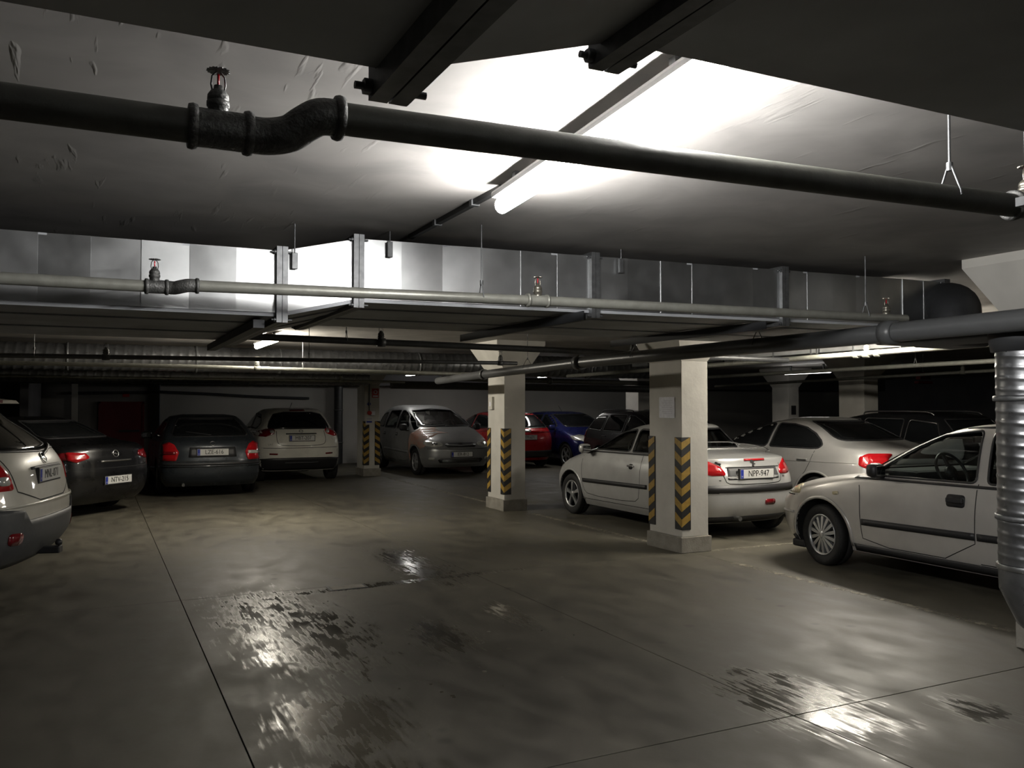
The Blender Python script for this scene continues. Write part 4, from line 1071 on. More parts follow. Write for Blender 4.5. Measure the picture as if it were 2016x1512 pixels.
c.cut_wheels(1.24, -1.37, 0.365, 0.86)
fw = [(.66, .95), (.58, 1.00), (.22, 1.235), (.0, 1.345), (-.38, 1.395), (-.44, .955)]
rw = [(-.54, .955), (-.48, 1.395), (-.95, 1.385), (-1.30, 1.29), (-1.48, .965)]
ws = [(-.64, 1.01), (.64, 1.01), (.62, 1.06), (.50, 1.335), (0, 1.36), (-.50, 1.335), (-.62, 1.06)]
bw = [(-.58, 1.03), (.58, 1.03), (.52, 1.32), (-.52, 1.32)]
c.cabin((.80, -1.70), [('side', fw), ('side', rw), ('F', ws), ('B', bw)], 0.74)
window(c, 'LR', fw, m=G_SEE); window(c, 'LR', rw, m=G_SEE); window(c, 'F', ws, 'windscreen', m=G_SEE); window(c, 'B', bw, 'rear_window', m=G_SEE)
c.seats((-.45, -1.2), top=1.2); c.dash(.42, 1.0)
for v in 'LR':
    c.ribbon(v, [(.82, .918), (-1.5, .93)], .022, 'window_sill_strip', M_DARKTRIM, .008, .014)
    c.ribbon(v, [(.72, .50), (-.45, .515)], .058, 'rubbing_strip', M_DARKTRIM, .012, .02); c.ribbon(v, [(-.47, .515), (-.95, .52)], .058, 'rubbing_strip', M_DARKTRIM, .012, .02)
    c.ribbon(v, [(.84, .245), (-.98, .245)], .07, 'sill_strip', M_DARKTRIM, .006, .02)
    c.patch(v, [(1.00, .735), (1.07, .725), (1.08, .755), (1.01, .765)], 'indicator', M_AMBERLENS, .008, .012, .1)
    c.patch(v, [(1.52, .70), (1.52, .79), (1.62, .79), (1.80, .72), (1.80, .69)], 'headlight', M_AMBERLENS, .006, .02)
    c.ribbon(v, [(1.60, .68), (2.0, .675)], .010, 'bumper_gap', M_SEAM, .0015, 0)
    c.ribbon(v, [(1.62, .50), (2.0, .49)], .025, 'bumper_ridge', P_SILVER_A, .014, .03)
    c.handle(v, -.27, .795, M_DARKTRIM, .16, .06); c.handle(v, -1.05, .80, M_DARKTRIM, .16, .06)
door_lines(c, 'LR', [([(.78, .91), (.74, .80), (.74, .50), (.72, .29), (-.44, .29), (-.46, .95)], 1), ([(-.48, .29), (-.9, .29), (-1.02, .5), (-1.3, .74), (-1.5, .96)], 1), ([(1.57, .68), (1.58, .88)], 0)])
arch_lips(c, 'LR', (1.24, -1.37), .365, P_SILVER_A, .032, .008)
for v in 'LR': c.patch(v, [(1.60, .20), (1.66, .20), (1.70, .25), (1.62, .27)], 'bumper_foot', M_DARKTRIM, .01, .03, .1)
MB().box((1.52, .62, .13), (1.70, .78, .21), bev=.02).box((1.52, -.78, .13), (1.70, -.62, .21), bev=.02).build('air_dam', M_DARKTRIM, c.root)
c.mirror(.50, .80, 1.005, M_DARKTRIM, size=(.12, .16, .135))
c.patch('F', S2([(.28, .62), (.28, .72), (-.0001, .73)])[:3]+[(-.28, .72), (-.28, .62)], 'grille', M_DARKTRIM, .004, .01); c.emblem('F', 0, .70, .05, 'bolt'); c.plate('F', 0, .45, 'LKN-304')
for sg in (1, -1): c.patch('B', [(sg*.52, .72), (sg*.80, .70), (sg*.80, .98), (sg*.62, .99)], 'tail_light', M_TAIL, .006, .02)
MB().tube(bez([(-.2, .56, 1.405), (-.6, .57, 1.425), (-1.1, .56, 1.40)], 4), .012, 8).build('roof_rail', M_DARKTRIM, c.root)
c.finish()

# --- small silver coupe
rowsP = [(.18, 1.68, -1.72, .74, .30, .25), (.28, 1.82, -1.84, .80, .48, .32), (.42, 1.90, -1.905, .83, .55, .36), (.55, 1.915, -1.915, .837, .60, .38), (.66, 1.85, -1.91, .835, .62, .38),
         (.75, 1.72, -1.90, .83, .62, .40), (.83, 1.52, -1.87, .815, .60, .42), (.90, 1.24, -1.85, .79, .5, .45), (.965, .98, -1.83, .765, .45, .45), (1.0, .84, -1.55, .735, .42, .42),
         (1.03, .74, -1.10, .715, .40, .36), (1.10, .58, -.98, .68, .38, .34), (1.20, .36, -.87, .63, .36, .34), (1.29, .10, -.78, .575, .34, .3), (1.345, -.12, -.72, .51, .3, .25), (1.372, -.34, -.60, .36, .12, .12)]
c = Car('small silver two-door coupe with a boot rack, partly behind the nearest column', rowsP, P_SILVER_B, (7.21, 9.94), PI/2, 3.84)
c.wheelset(1.16, -1.28, 0.298, 0.185, 0.72, (5, .016, .034)); c.cut_wheels(1.16, -1.28, 0.355, 0.84)
fw = [(.62, .99), (.34, 1.13), (.02, 1.25), (-.28, 1.29), (-.30, .99)]
rw = [(-.36, .99), (-.34, 1.29), (-.60, 1.285), (-.74, 1.10), (-.78, .99)]
ws = [(-.58, 1.02), (.58, 1.02), (.56, 1.06), (.46, 1.27), (0, 1.29), (-.46, 1.27), (-.56, 1.06)]
bw = [(-.58, 1.06), (.58, 1.06), (.49, 1.30), (-.49, 1.30)]
c.cabin((.72, -.88), [('side', fw), ('side', rw), ('F', ws), ('B', bw)], 0.78)
window(c, 'LR', fw, m=G_SEE); window(c, 'LR', rw, m=G_SEE); window(c, 'F', ws, 'windscreen', m=G_SEE); window(c, 'B', bw, 'rear_window', m=G_SEE)
c.seats((-.42,), dy=.34, z0=.72, top=1.15); c.dash(.30, .98, 1.1)
for v in 'LR':
    c.ribbon(v, [(.80, .955), (-.82, .965)], .016, 'window_sill_strip', M_DARKTRIM, .006, .012)
    c.ribbon(v, [(.78, .535), (-.82, .56)], .055, 'rubbing_strip', M_DARKTRIM, .011, .02)
    c.ribbon(v, [(-1.66, .60), (-1.86, .60)], .085, 'rubbing_strip', M_DARKTRIM, .011, .02)
    c.patch(v, [(-1.48, .80), (-1.48, .93), (-1.60, .95), (-1.68, .92), (-1.68, .80)], 'tail_light', M_TAIL, .008, .02)
    c.patch(v, [(1.38, .74), (1.26, .82), (1.48, .80), (1.64, .70), (1.58, .66)], 'headlight', M_CLEARLENS, .006, .015)
    c.patch(v, [(-.50, .80), (-.47, .835), (-.41, .835), (-.38, .80), (-.41, .765), (-.47, .765)], 'handle_recess', M_SEAM, .002, .006, .1)
    p, n = c.hit(v, -.44, .80); MB().box((-.51, p.y-.002, .795), (-.37, p.y+(.022 if v == 'L' else -.022), .822), bev=.008).build('door_handle', M_CHROME, c.root)
door_lines(c, 'LR', [([(.80, .95), (.83, .70), (.78, .42), (.66, .33), (-.50, .33), (-.66, .42), (-.66, .96)], 1), ([(.95, .27), (-.9, .28)], 0), ([(-1.46, .96), (-1.48, .64)], 0)])
c.patch('T', [(-.95, -.55), (-1.40, -.60), (-1.40, .60), (-.95, .55)], 'parcel_deck', M_DARKTRIM, .002, .004) if False else None
arch_lips(c, 'LR', (1.16, -1.28), .355, P_SILVER_B, .028, .006)
c.mirror(.62, .78, 1.0, P_SILVER_B, size=(.12, .17, .13))
for sg in (1, -1):
    c.patch('B', [(sg*.40, .77), (sg*.46, .87), (sg*.60, .945), (sg*.74, .94), (sg*.76, .80), (sg*.58, .765)], 'tail_light', M_TAIL, .008, .02)
    c.patch('B', [(sg*.44, .905), (sg*.50, .935), (sg*.52, .92), (sg*.46, .89)], 'hinge_cap', M_DARKTRIM, .012, .012, .1) if sg > 0 else None
c.ribbon('B', [(-.78, .61), (0, .605), (.78, .61)], .085, 'bumper_strip', M_DARKTRIM, .014, .02)
c.patch('B', [(-.40, .715), (.40, .715), (.38, .87), (-.38, .87)], 'plate_recess', M_GREYTRIM, .001, .004, rnd=1)
c.plate('B', -.02, .785, 'NPP-947', push=.004)
c.ribbon('B', [(-.44, .86), (.40, .86)], .012, 'boot_gap', M_SEAM, .002, 0)
c.ribbon('B', [(.46, .90), (.44, .70), (.36, .66), (-.36, .66), (-.44, .70), (-.46, .90)], .010, 'boot_gap', M_SEAM, .002, 0, rnd=1)
c.ribbon('B', [(-.20, .948), (.12, .948)], .022, 'high_brake_light', M_TAIL, .008, .012)
c.emblem('B', 0, .905, .045, 'lion')
c.letters('B', .50, .715, 'cc', .035); c.letters('B', -.48, .74, '206', .035)
c.patch('B', [(-.32, .40), (-.32, .47), (-.15, .47), (-.15, .40)], 'fog_light', M_TAILDARK, .006, .015)
MB().tube([(-1.72, .25, .255), (-1.92, .25, .25)], .028, 16).build('exhaust_pipe', M_FITTING, c.root)
c.patch('B', [(-.62, .19), (.62, .19), (.62, .27), (-.62, .27)], 'diffuser', M_DARKTRIM, .004, .01, rnd=0)
# boot rack: hoops and rails standing on the lid
rk = MB()
for sg in (1, -1):
    rk.tube(bez([(-.98, sg*.52, 1.04), (-1.02, sg*.52, 1.10), (-1.25, sg*.52, 1.10), (-1.50, sg*.50, 1.075), (-1.62, sg*.48, 1.04)], 4), .008, 8)
rk.tube(bez([(-1.02, .52, 1.10), (-1.04, .3, 1.13), (-1.04, -.3, 1.13), (-1.02, -.52, 1.10)], 4), .008, 8)
rk.tube([(-1.5, .50, 1.075), (-1.5, -.50, 1.075)], .008, 8)
for x in (-1.14, -1.24, -1.34, -1.42): rk.tube([(x, .45, 1.055), (x, -.45, 1.055)], .005, 6)
rk.build('boot_rack', M_CHROME, c.root)
MB().tube([(-.30, .0, 1.36), (-.36, .0, 1.40)], .012, 8).build('aerial', M_DARKTRIM, c.root)
c.finish()

# --- silver saloon behind
rowsB = [(.18, 2.05, -2.05, .80, .30, .25), (.30, 2.20, -2.18, .87, .42, .30), (.45, 2.26, -2.25, .90, .48, .34), (.60, 2.26, -2.26, .908, .50, .34), (.72, 2.18, -2.25, .905, .52, .34),
         (.82, 1.95, -2.24, .90, .54, .34), (.90, 1.55, -2.22, .885, .5, .36), (.97, 1.10, -2.20, .865, .45, .38), (1.03, .90, -2.12, .83, .42, .40), (1.07, .80, -1.85, .80, .40, .42),
         (1.12, .70, -1.62, .775, .40, .40), (1.20, .50, -1.44, .73, .38, .40), (1.30, .22, -1.22, .665, .36, .38), (1.38, -.08, -1.0, .59, .34, .34), (1.43, -.35, -.80, .46, .25, .25), (1.445, -.5, -.65, .30, .08, .08)]
c = Car('silver saloon behind the small coupe, its rear window and left tail light showing', rowsB, P_SILVER_C, (9.72, 9.95), PI/2, 4.52)
c.wheelset(1.48, -1.28, .32, .215, .79, (5, .014, .026)); c.cut_wheels(1.48, -1.28, .375, .91)
window(c, 'LR', [(.72, 1.03), (.20, 1.24), (-.20, 1.345), (-.30, 1.35), (-.28, 1.02)]); window(c, 'LR', [(-.34, 1.02), (-.36, 1.355), (-.66, 1.345), (-.92, 1.30), (-1.12, 1.22), (-1.27, 1.13), (-1.33, 1.07), (-1.28, 1.03), (-1.16, 1.02)])
window(c, 'F', [(-.66, 1.08), (.66, 1.08), (.52, 1.37), (-.52, 1.37)], 'windscreen'); 
window(c, 'B', [(-.64, 1.135), (.64, 1.135), (.50, 1.385), (-.50, 1.385)], 'rear_window')
for v in 'LR':
    c.patch(v, [(-1.99, .84), (-1.97, .94), (-2.04, .985), (-2.17, .985), (-2.17, .80), (-2.06, .80)], 'tail_light', M_TAIL, .010, .02)
    c.handle(v, -.15, .87, P_SILVER_C, .18, .03, False); c.handle(v, -1.05, .87, P_SILVER_C, .18, .03, False)
    c.ribbon(v, [(1.2, .80), (-1.95, .86)], .008, 'body_crease', P_SILVER_C, .004, .006)
door_lines(c, 'LR', [([(.95, .98), (1.0, .5), (.9, .3), (-.30, .28), (-.32, 1.0)], 1), ([(-.34, .28), (-.85, .3), (-.95, .55), (-1.15, .75), (-1.25, 1.03)], 1)])
arch_lips(c, 'LR', (1.48, -1.28), .375, P_SILVER_C, .03, .007)
for sg in (1, -1):
    c.patch('B', [(sg*.52, .87), (sg*.52, .93), (sg*.60, .955), (sg*.76, .955), (sg*.77, .80), (sg*.66, .80)], 'tail_light', M_TAIL, .010, .02)
    c.patch('F', [(sg*.40, .70), (sg*.42, .80), (sg*.80, .84), (sg*.82, .72)], 'headlight', M_CLEARLENS, .006, .02)
c.plate('B', 0, .90, 'LVF-552'); c.emblem('B', 0, 1.0, .04, 'disc'); c.plate('F', 0, .42, 'LVF-552')
for sg in (1, -1): c.patch('F', [(sg*.03, .62), (sg*.03, .74), (sg*.22, .73), (sg*.2, .62)], 'grille', M_DARKTRIM, .005, .01)
c.mirror(.62, .86, 1.02, P_SILVER_C); c.finish()

# --- dark estate behind the saloon
rowsE = [(.18, 2.1, -2.1, .80, .30, .25), (.30, 2.28, -2.25, .87, .42, .30), (.48, 2.34, -2.34, .90, .46, .32), (.66, 2.30, -2.35, .90, .5, .32), (.80, 2.05, -2.34, .895, .5, .32),
         (.90, 1.65, -2.32, .88, .5, .32), (1.0, 1.12, -2.28, .86, .42, .32), (1.10, .90, -2.22, .81, .4, .32), (1.22, .62, -2.12, .755, .36, .32), (1.34, .30, -2.0, .69, .34, .3), (1.44, -.05, -1.88, .62, .34, .3),
         (1.485, -.3, -1.7, .53, .3, .3), (1.505, -.6, -1.4, .38, .25, .25)]
def estate(label, pnt, loc, rz, win=None):
    c = Car(label, rowsE, pnt, loc, rz, 4.7)
    c.wheelset(1.50, -1.35, .315, .205, .78, (5, .016, .03)); c.cut_wheels(1.50, -1.35, .37, .90)
    window(c, 'LR', [(.74, 1.02), (.25, 1.26), (-.15, 1.385), (-.38, 1.40), (-.36, 1.02)], fm=M_CHROME if win else None); window(c, 'LR', [(-.44, 1.02), (-.46, 1.405), (-1.22, 1.40), (-1.26, 1.03)], fm=M_CHROME if win else None)
    window(c, 'LR', [(-1.34, 1.03), (-1.32, 1.39), (-1.82, 1.34), (-1.98, 1.06)], fm=M_CHROME if win else None)
    window(c, 'F', [(-.66, 1.06), (.66, 1.06), (.54, 1.42), (-.54, 1.42)], 'windscreen'); window(c, 'B', [(-.62, 1.08), (.62, 1.08), (.54, 1.40), (-.54, 1.40)], 'rear_window')
    for v in 'LR':
        c.patch(v, [(-2.05, .86), (-2.0, 1.02), (-2.12, 1.05), (-2.18, 1.0), (-2.2, .86)], 'tail_light', M_TAIL if win else M_TAILDARK, .008, .02)
        c.handle(v, -.25, .90, pnt, .18, .03, False); c.handle(v, -1.15, .90, pnt, .18, .03, False)
    door_lines(c, 'LR', [([(.95, .98), (1.0, .5), (.9, .3), (-.40, .28), (-.41, 1.0)], 1), ([(-.42, .28), (-.9, .3), (-1.0, .55), (-1.25, .75), (-1.29, 1.0)], 1)])
    for sg in (1, -1):
        c.patch('B', [(sg*.58, .82), (sg*.60, 1.04), (sg*.76, 1.02), (sg*.78, .82)], 'tail_light', M_TAIL if win else M_TAILDARK, .007, .02)
        c.patch('F', [(sg*.45, .66), (sg*.45, .78), (sg*.78, .86), (sg*.84, .72)], 'headlight', M_CLEARLENS, .006, .02)
        MB().tube(bez([(-.35, sg*.58, 1.47), (-.5, sg*.585, 1.515), (-1.5, sg*.575, 1.515), (-1.7, sg*.57, 1.46)], 5), .012, 8).build('roof_rail', M_CHROME if win else M_DARKTRIM, c.root)
    c.patch('F', [(-.36, .60), (.36, .60), (.38, .74), (-.38, .74)], 'grille', M_DARKTRIM, .005, .012)
    c.plate('B', 0, .92, 'KRA-118'); c.plate('F', 0, .44, 'KRA-118'); c.mirror(.62, .85, 1.05, pnt); c.finish()
    return c
estate('charcoal estate car with bright window trim and roof rails, behind the silver saloon', P_DARK, (12.3, 10.75), PI/2, True)

# --- grey people carrier facing the lane, front wing in bare primer
rowsX = [(.20, 1.92, -1.9, .78, .30, .25), (.30, 2.06, -2.05, .84, .46, .30), (.45, 2.13, -2.12, .87, .52, .32), (.60, 2.13, -2.13, .876, .54, .32), (.72, 2.06, -2.13, .876, .55, .32),
         (.82, 1.92, -2.12, .87, .58, .32), (.92, 1.68, -2.10, .86, .6, .32), (1.02, 1.38, -2.06, .84, .55, .32), (1.10, 1.16, -2.02, .81, .5, .34), (1.25, .86, -1.95, .765, .46, .36), (1.40, .52, -1.85, .70, .44, .38), (1.52, .18, -1.70, .63, .4, .4),
         (1.60, -.15, -1.45, .54, .36, .4), (1.635, -.5, -1.1, .38, .25, .25)]
c = Car('grey people carrier facing the lane with a pinkish unpainted front wing', rowsX, P_GREY, (7.57, 20.25), -PI/2, 4.28)
c.wheelset(1.30, -1.45, .31, .195, .76, (7, .014, .022)); c.cut_wheels(1.30, -1.45, .37, .88)
fw = [(.78, 1.10), (.45, 1.34), (.22, 1.44), (.0, 1.50), (-.12, 1.50), (-.10, 1.06)]
qw = [(1.16, 1.06), (.86, 1.08), (.86, 1.22)]
rw = [(-.20, 1.06), (-.22, 1.505), (-1.02, 1.49), (-1.10, 1.06)]
ws = [(-.68, 1.12), (.68, 1.12), (.65, 1.16), (.52, 1.50), (0, 1.54), (-.52, 1.50), (-.65, 1.16)]
bw = [(-.60, 1.10), (.60, 1.10), (.50, 1.45), (-.50, 1.45)]
c.cabin((1.10, -1.75), [('side', fw), ('side', rw), ('F', ws), ('B', bw)], 0.80)
window(c, 'LR', fw, m=G_SEE); window(c, 'LR', rw, m=G_SEE); window(c, 'F', ws, 'windscreen', m=G_SEE); window(c, 'B', bw, 'rear_window', m=G_SEE); window(c, 'LR', [(-1.2, 1.08), (-1.18, 1.46), (-1.5, 1.40), (-1.70, 1.10)])
c.seats((-.2, -1.0), top=1.36); c.dash(.72, 1.10)
M_PRIMER = mat('pink_filler_primer', (0.50, 0.25, 0.19), 0.75, 0, noise=0.35, nscale=9, col2=(0.42, 0.33, 0.28), bump=0.15, bscale=20)
# bare patch on the right wing, ragged outline
c.patch('R', [(1.66, .62), (1.80, .66), (1.86, .74), (1.72, .78), (1.66, .90), (1.50, .98), (1.32, 1.03), (1.18, 1.10), (1.08, 1.10), (1.14, 1.0), (1.0, .95), (.92, .82), (.90, .62), (.93, .35), (1.0, .28), (1.02, .45), (.98, .60), (1.08, .70), (1.30, .715), (1.52, .67)], 'bare_wing_patch', M_PRIMER, .004, .006, .05, 1)
for sg in (1, -1):
    c.patch('F', [(sg*.42, .745), (sg*.44, .70), (sg*.60, .67), (sg*.78, .69), (sg*.79, .80), (sg*.68, .815), (sg*.50, .785)], 'headlight', M_CLEARLENS, .008, .02)
    c.patch('F', [(sg*.54, .72), (sg*.62, .70), (sg*.68, .74), (sg*.62, .775), (sg*.54, .76)], 'lamp_reflector', M_CHROME, .012, .01, .1)
    c.patch('F', [(sg*.62, .36), (sg*.74, .37), (sg*.74, .44), (sg*.62, .43)], 'fog_light', M_CLEARLENS, .006, .02)
c.patch('F', [(-.34, .66), (.34, .66), (.40, .72), (.30, .765), (-.30, .765), (-.40, .72)], 'grille', M_DARKTRIM, .004, .01)
c.ribbon('F', [(-.34, .715), (0, .70), (.34, .715)], .018, 'grille_bar', P_GREY, .014, .01); c.emblem('F', 0, .735, .04, 'chevrons')
c.patch('F', [(-.50, .31), (.50, .31), (.56, .38), (.50, .41), (-.50, .41), (-.56, .38)], 'lower_grille', M_DARKTRIM, .004, .01)
for z in (.335, .36, .385): c.ribbon('F', [(-.46, z), (0, z-.004), (.46, z)], .010, 'grille_bar', M_CHROME, .012, .008)
c.plate('F', 0, .50, 'IER-812')
c.ribbon('F', [(-.80, .63), (0, .62), (.80, .63)], .010, 'bumper_gap', M_SEAM, .0015, 0)
for v in 'LR':
    c.patch(v, [(1.74, .72), (1.74, .82), (1.84, .80), (1.90, .72)], 'headlight', M_CLEARLENS, .006, .015)
    c.handle(v, -.02, .92, P_GREY, .16, .04); c.handle(v, -1.0, .92, P_GREY, .16, .04); c.ribbon(v, [(.88, .52), (-1.0, .54)], .06, 'rubbing_strip', P_GREY, .012, .02)
door_lines(c, 'LR', [([(.84, 1.04), (.90, .8), (.88, .4), (.8, .3), (-.12, .28), (-.15, 1.05)], 1), ([(-.17, .28), (-.9, .3), (-1.05, .55), (-1.15, 1.05)], 1)])
arch_lips(c, 'LR', (1.30, -1.45), .37, P_GREY, .028, .006)
c.mirror(.78, .83, 1.10, M_DARKTRIM, size=(.12, .19, .16)); 
for y0_, y1_ in ((-.55, .05), (.0, .6)): c.ribbon('F', [(y0_, 1.125), (y1_, 1.14)], .016, 'wiper', M_DARKTRIM, .012, .01)
c.finish()

# --- white compact crossover seen from behind
rowsJ = [(.24, 1.86, -1.86, .80, .30, .25), (.36, 2.0, -1.98, .865, .46, .34), (.50, 2.06, -2.05, .882, .52, .38), (.66, 2.06, -2.06, .885, .55, .40), (.80, 1.98, -2.05, .885, .58, .42),
         (.92, 1.80, -2.01, .88, .58, .44), (1.0, 1.45, -1.96, .865, .52, .46), (1.07, 1.10, -1.90, .82, .46, .46), (1.14, .92, -1.84, .76, .42, .44), (1.24, .70, -1.76, .715, .40, .42), (1.36, .44, -1.66, .665, .38, .42), (1.47, .14, -1.55, .60, .36, .42),
         (1.535, -.15, -1.42, .53, .34, .38), (1.565, -.5, -1.1, .36, .25, .25)]
c = Car('white crossover with a high tail and round red rear lamps, parked against the back wall', rowsJ, P_WHITE, (3.93, 20.17), PI/2, 4.135)
c.wheelset(1.22, -1.31, .33, .205, .775, (5, .02, .03)); c.cut_wheels(1.22, -1.31, .39, .885)
window(c, 'LR', [(.86, 1.12), (.50, 1.31), (.20, 1.42), (-.22, 1.45), (-.24, 1.12)]); window(c, 'LR', [(-.32, 1.12), (-.33, 1.45), (-.85, 1.41), (-1.22, 1.24), (-1.0, 1.12)])
window(c, 'F', [(-.60, 1.14), (.60, 1.14), (.50, 1.48), (-.50, 1.48)], 'windscreen')
window(c, 'B', [(-.66, 1.115), (-.45, 1.125), (.45, 1.125), (.66, 1.115), (.60, 1.28), (.50, 1.43), (.30, 1.47), (-.30, 1.47), (-.50, 1.43), (-.60, 1.28)], 'rear_window')
for sg in (1, -1):
    c.patch('B', [(sg*.52, 1.09), (sg*.56, 1.13), (sg*.68, 1.12), (sg*.85, 1.06), (sg*.86, .97), (sg*.72, .96), (sg*.55, 1.02)], 'tail_light', M_TAIL if sg < 0 else M_TAILDARK, .012, .03)
    c.patch('B', [(sg*.54, 1.03), (sg*.60, 1.02), (sg*.63, 1.06), (sg*.60, 1.10), (sg*.54, 1.09)], 'lamp_bulb_cover', M_CLEARLENS, .018, .01, .1)
    c.ribbon('B', [(sg*.50, .60), (sg*.66, .605)], .032, 'reflector', M_TAILDARK, .006, .012)
    for q in (-1, 1): pass
c.plate('B', 0, .93, 'MBT-207'); c.emblem('B', 0, 1.07, .045, 'bar'); c.letters('B', .66, .80, 'x', .03) if False else None
c.ribbon('B', [(-.32, 1.015), (.32, 1.015)], .016, 'plate_lamp_strip', M_DARKTRIM, .014, .014)
c.ribbon('B', [(.50, 1.08), (.52, .85), (.42, .77), (-.42, .77), (-.52, .85), (-.50, 1.08)], .010, 'boot_gap', M_SEAM, .0018, 0, rnd=2)
c.letters('B', .64, .80, 'JUKE', .05); c.ribbon('B', [(-.80, .73), (0, .725), (.80, .73)], .010, 'bumper_gap', M_SEAM, .0018, 0)
c.patch('B', [(-.84, .26), (.84, .26), (.85, .50), (.60, .52), (0, .525), (-.60, .52), (-.85, .50)], 'lower_bumper', M_DARKTRIM, .008, .02)
c.ribbon('B', [(-.35, .42), (.35, .42)], .02, 'bumper_bar', M_GREYTRIM, .02, .015)
c.ribbon('B', [(-.16, 1.515), (.16, 1.515)], .035, 'high_brake_light', M_TAILDARK, .01, .02)
arch_lips(c, 'LR', (1.22, -1.31), .39, M_DARKTRIM, .06, .012)
for v in 'LR':
    c.ribbon(v, [(.80, .30), (-.88, .30)], .12, 'sill_strip', M_DARKTRIM, .008, .02); c.handle(v, -.1, .98, P_WHITE, .16, .03, False)
door_lines(c, 'LR', [([(.88, 1.1), (.9, .5), (.8, .38), (-.26, .38), (-.28, 1.12)], 1), ([(-.29, .38), (-.75, .4), (-.9, .7), (-1.1, 1.1)], 1)])
c.mirror(.80, .80, 1.12, P_WHITE); MB().tube([(-.7, 0, 1.55), (-.95, 0, 1.68)], .006, 6).build('aerial', M_DARKTRIM, c.root)
for sg in (1, -1): c.patch('F', [(sg*.50, .76), (sg*.52, .86), (sg*.78, .90), (sg*.82, .80)], 'headlight', M_CLEARLENS, .006, .02)
c.finish()

# --- slate liftback
rowsO = [(.20, 2.05, -2.05, .78, .30, .25), (.30, 2.18, -2.16, .84, .44, .30), (.45, 2.24, -2.24, .862, .48, .32), (.60, 2.24, -2.25, .868, .50, .32), (.72, 2.16, -2.235, .868, .52, .32),
         (.82, 1.92, -2.22, .86, .54, .32), (.90, 1.50, -2.20, .85, .5, .34), (.97, 1.10, -2.16, .835, .45, .36), (1.03, .92, -2.06, .80, .42, .38), (1.12, .74, -1.86, .765, .38, .38), (1.24, .48, -1.62, .70, .36, .38), (1.35, .18, -1.36, .63, .34, .36),
         (1.42, -.1, -1.1, .555, .32, .34), (1.45, -.4, -.85, .38, .2, .2)]
def liftback(label, pnt, loc, rz, txt, lampm, emb='ring', plate_z=.80):
    c = Car(label, rowsO, pnt, loc, rz, 4.5)
    c.wheelset(1.37, -1.20, .315, .195, .755, (7, .014, .022)); c.cut_wheels(1.37, -1.20, .37, .87)
    window(c, 'LR', [(.74, 1.02), (.25, 1.24), (-.12, 1.35), (-.36, 1.36), (-.34, 1.02)]); window(c, 'LR', [(-.42, 1.02), (-.43, 1.36), (-.95, 1.34), (-1.22, 1.24), (-1.30, 1.03)])
    window(c, 'F', [(-.64, 1.06), (.64, 1.06), (.54, 1.37), (-.54, 1.37)], 'windscreen'); window(c, 'B', [(-.66, 1.07), (.66, 1.07), (.56, 1.28), (.48, 1.39), (-.48, 1.39), (-.56, 1.28)], 'rear_window')
    c.letters('B', -.55, .955, 'TDI', .045); c.wiper('B', (0, 1.08), (.42, 1.14))
    for sg in (1, -1):
        c.patch('B', [(sg*.58, .70), (sg*.55, .80), (sg*.62, .93), (sg*.70, .975), (sg*.83, .92), (sg*.845, .66), (sg*.60, .655)], 'tail_light', lampm, .010, .03)
        c.ribbon('B', [(sg*.60, .79), (sg*.82, .785)], .055, 'reversing_lens', M_CLEARLENS if sg < 0 and lampm is M_TAIL else M_TAILDARK, .016, .01)
        c.patch('F', [(sg*.42, .68), (sg*.44, .80), (sg*.80, .84), (sg*.82, .70)], 'headlight', M_CLEARLENS, .006, .02)
    c.patch('B', [(-.40, plate_z-.09), (.40, plate_z-.09), (.38, plate_z+.085), (-.38, plate_z+.085)], 'plate_recess', M_DARKTRIM, .002, .004, rnd=1)
    c.plate('B', 0, plate_z, txt, push=.002); c.emblem('B', 0, plate_z+.145, .045, emb)
    c.ribbon('B', [(-.84, .60), (0, .595), (.84, .60)], .05, 'bumper_strip', M_DARKTRIM, .012, .02); c.ribbon('B', [(-.80, .64), (.80, .64)], .012, 'boot_gap', M_SEAM, .002, 0)
    c.ribbon('B', [(-.83, .565), (0, .56), (.83, .565)], .02, 'bumper_ridge', pnt, .02, .02)
    MB().tube([(-2.05, .48, .25), (-2.22, .48, .24)], .026, 14).build('exhaust_pipe', M_FITTING, c.root)
    door_lines(c, 'LR', [([(.9, .98), (.95, .5), (.85, .3), (-.37, .28), (-.38, 1.0)], 1), ([(-.39, .28), (-.75, .3), (-.85, .55), (-1.1, .75), (-1.2, 1.0)], 1)])
    for v in 'LR': c.handle(v, -.2, .86, pnt, .18, .03, False)
    c.patch('F', [(-.32, .62), (.32, .62), (.34, .76), (-.34, .76)], 'grille', M_DARKTRIM, .005, .012); c.plate('F', 0, .44, txt)
    c.mirror(.62, .80, 1.03, M_CHROME if lampm is M_TAIL else pnt); c.finish()
    return c
liftback('slate grey liftback left of the white crossover, dark plate recess on its tail', P_SLATE, (1.86, 17.97), PI/2, 'LZE-616', M_TAIL)

# --- black saloon, parked slantwise
c = Car('black saloon parked slantwise between the off-white off-roader and the slate liftback', rowsB, P_BLACK, (-1.32, 15.52), PI/2+math.radians(46), 4.52)
c.wheelset(1.48, -1.28, .32, .215, .79, (5, .014, .026)); c.cut_wheels(1.48, -1.28, .375, .91)
window(c, 'LR', [(.72, 1.03), (.20, 1.24), (-.20, 1.345), (-.30, 1.35), (-.28, 1.02)]); window(c, 'LR', [(-.34, 1.02), (-.36, 1.355), (-.66, 1.345), (-.92, 1.30), (-1.12, 1.22), (-1.27, 1.13), (-1.33, 1.07), (-1.28, 1.03), (-1.16, 1.02)])
window(c, 'B', [(-.64, 1.135), (.64, 1.135), (.50, 1.385), (-.50, 1.385)], 'rear_window'); window(c, 'F', [(-.66, 1.08), (.66, 1.08), (.52, 1.37), (-.52, 1.37)], 'windscreen')
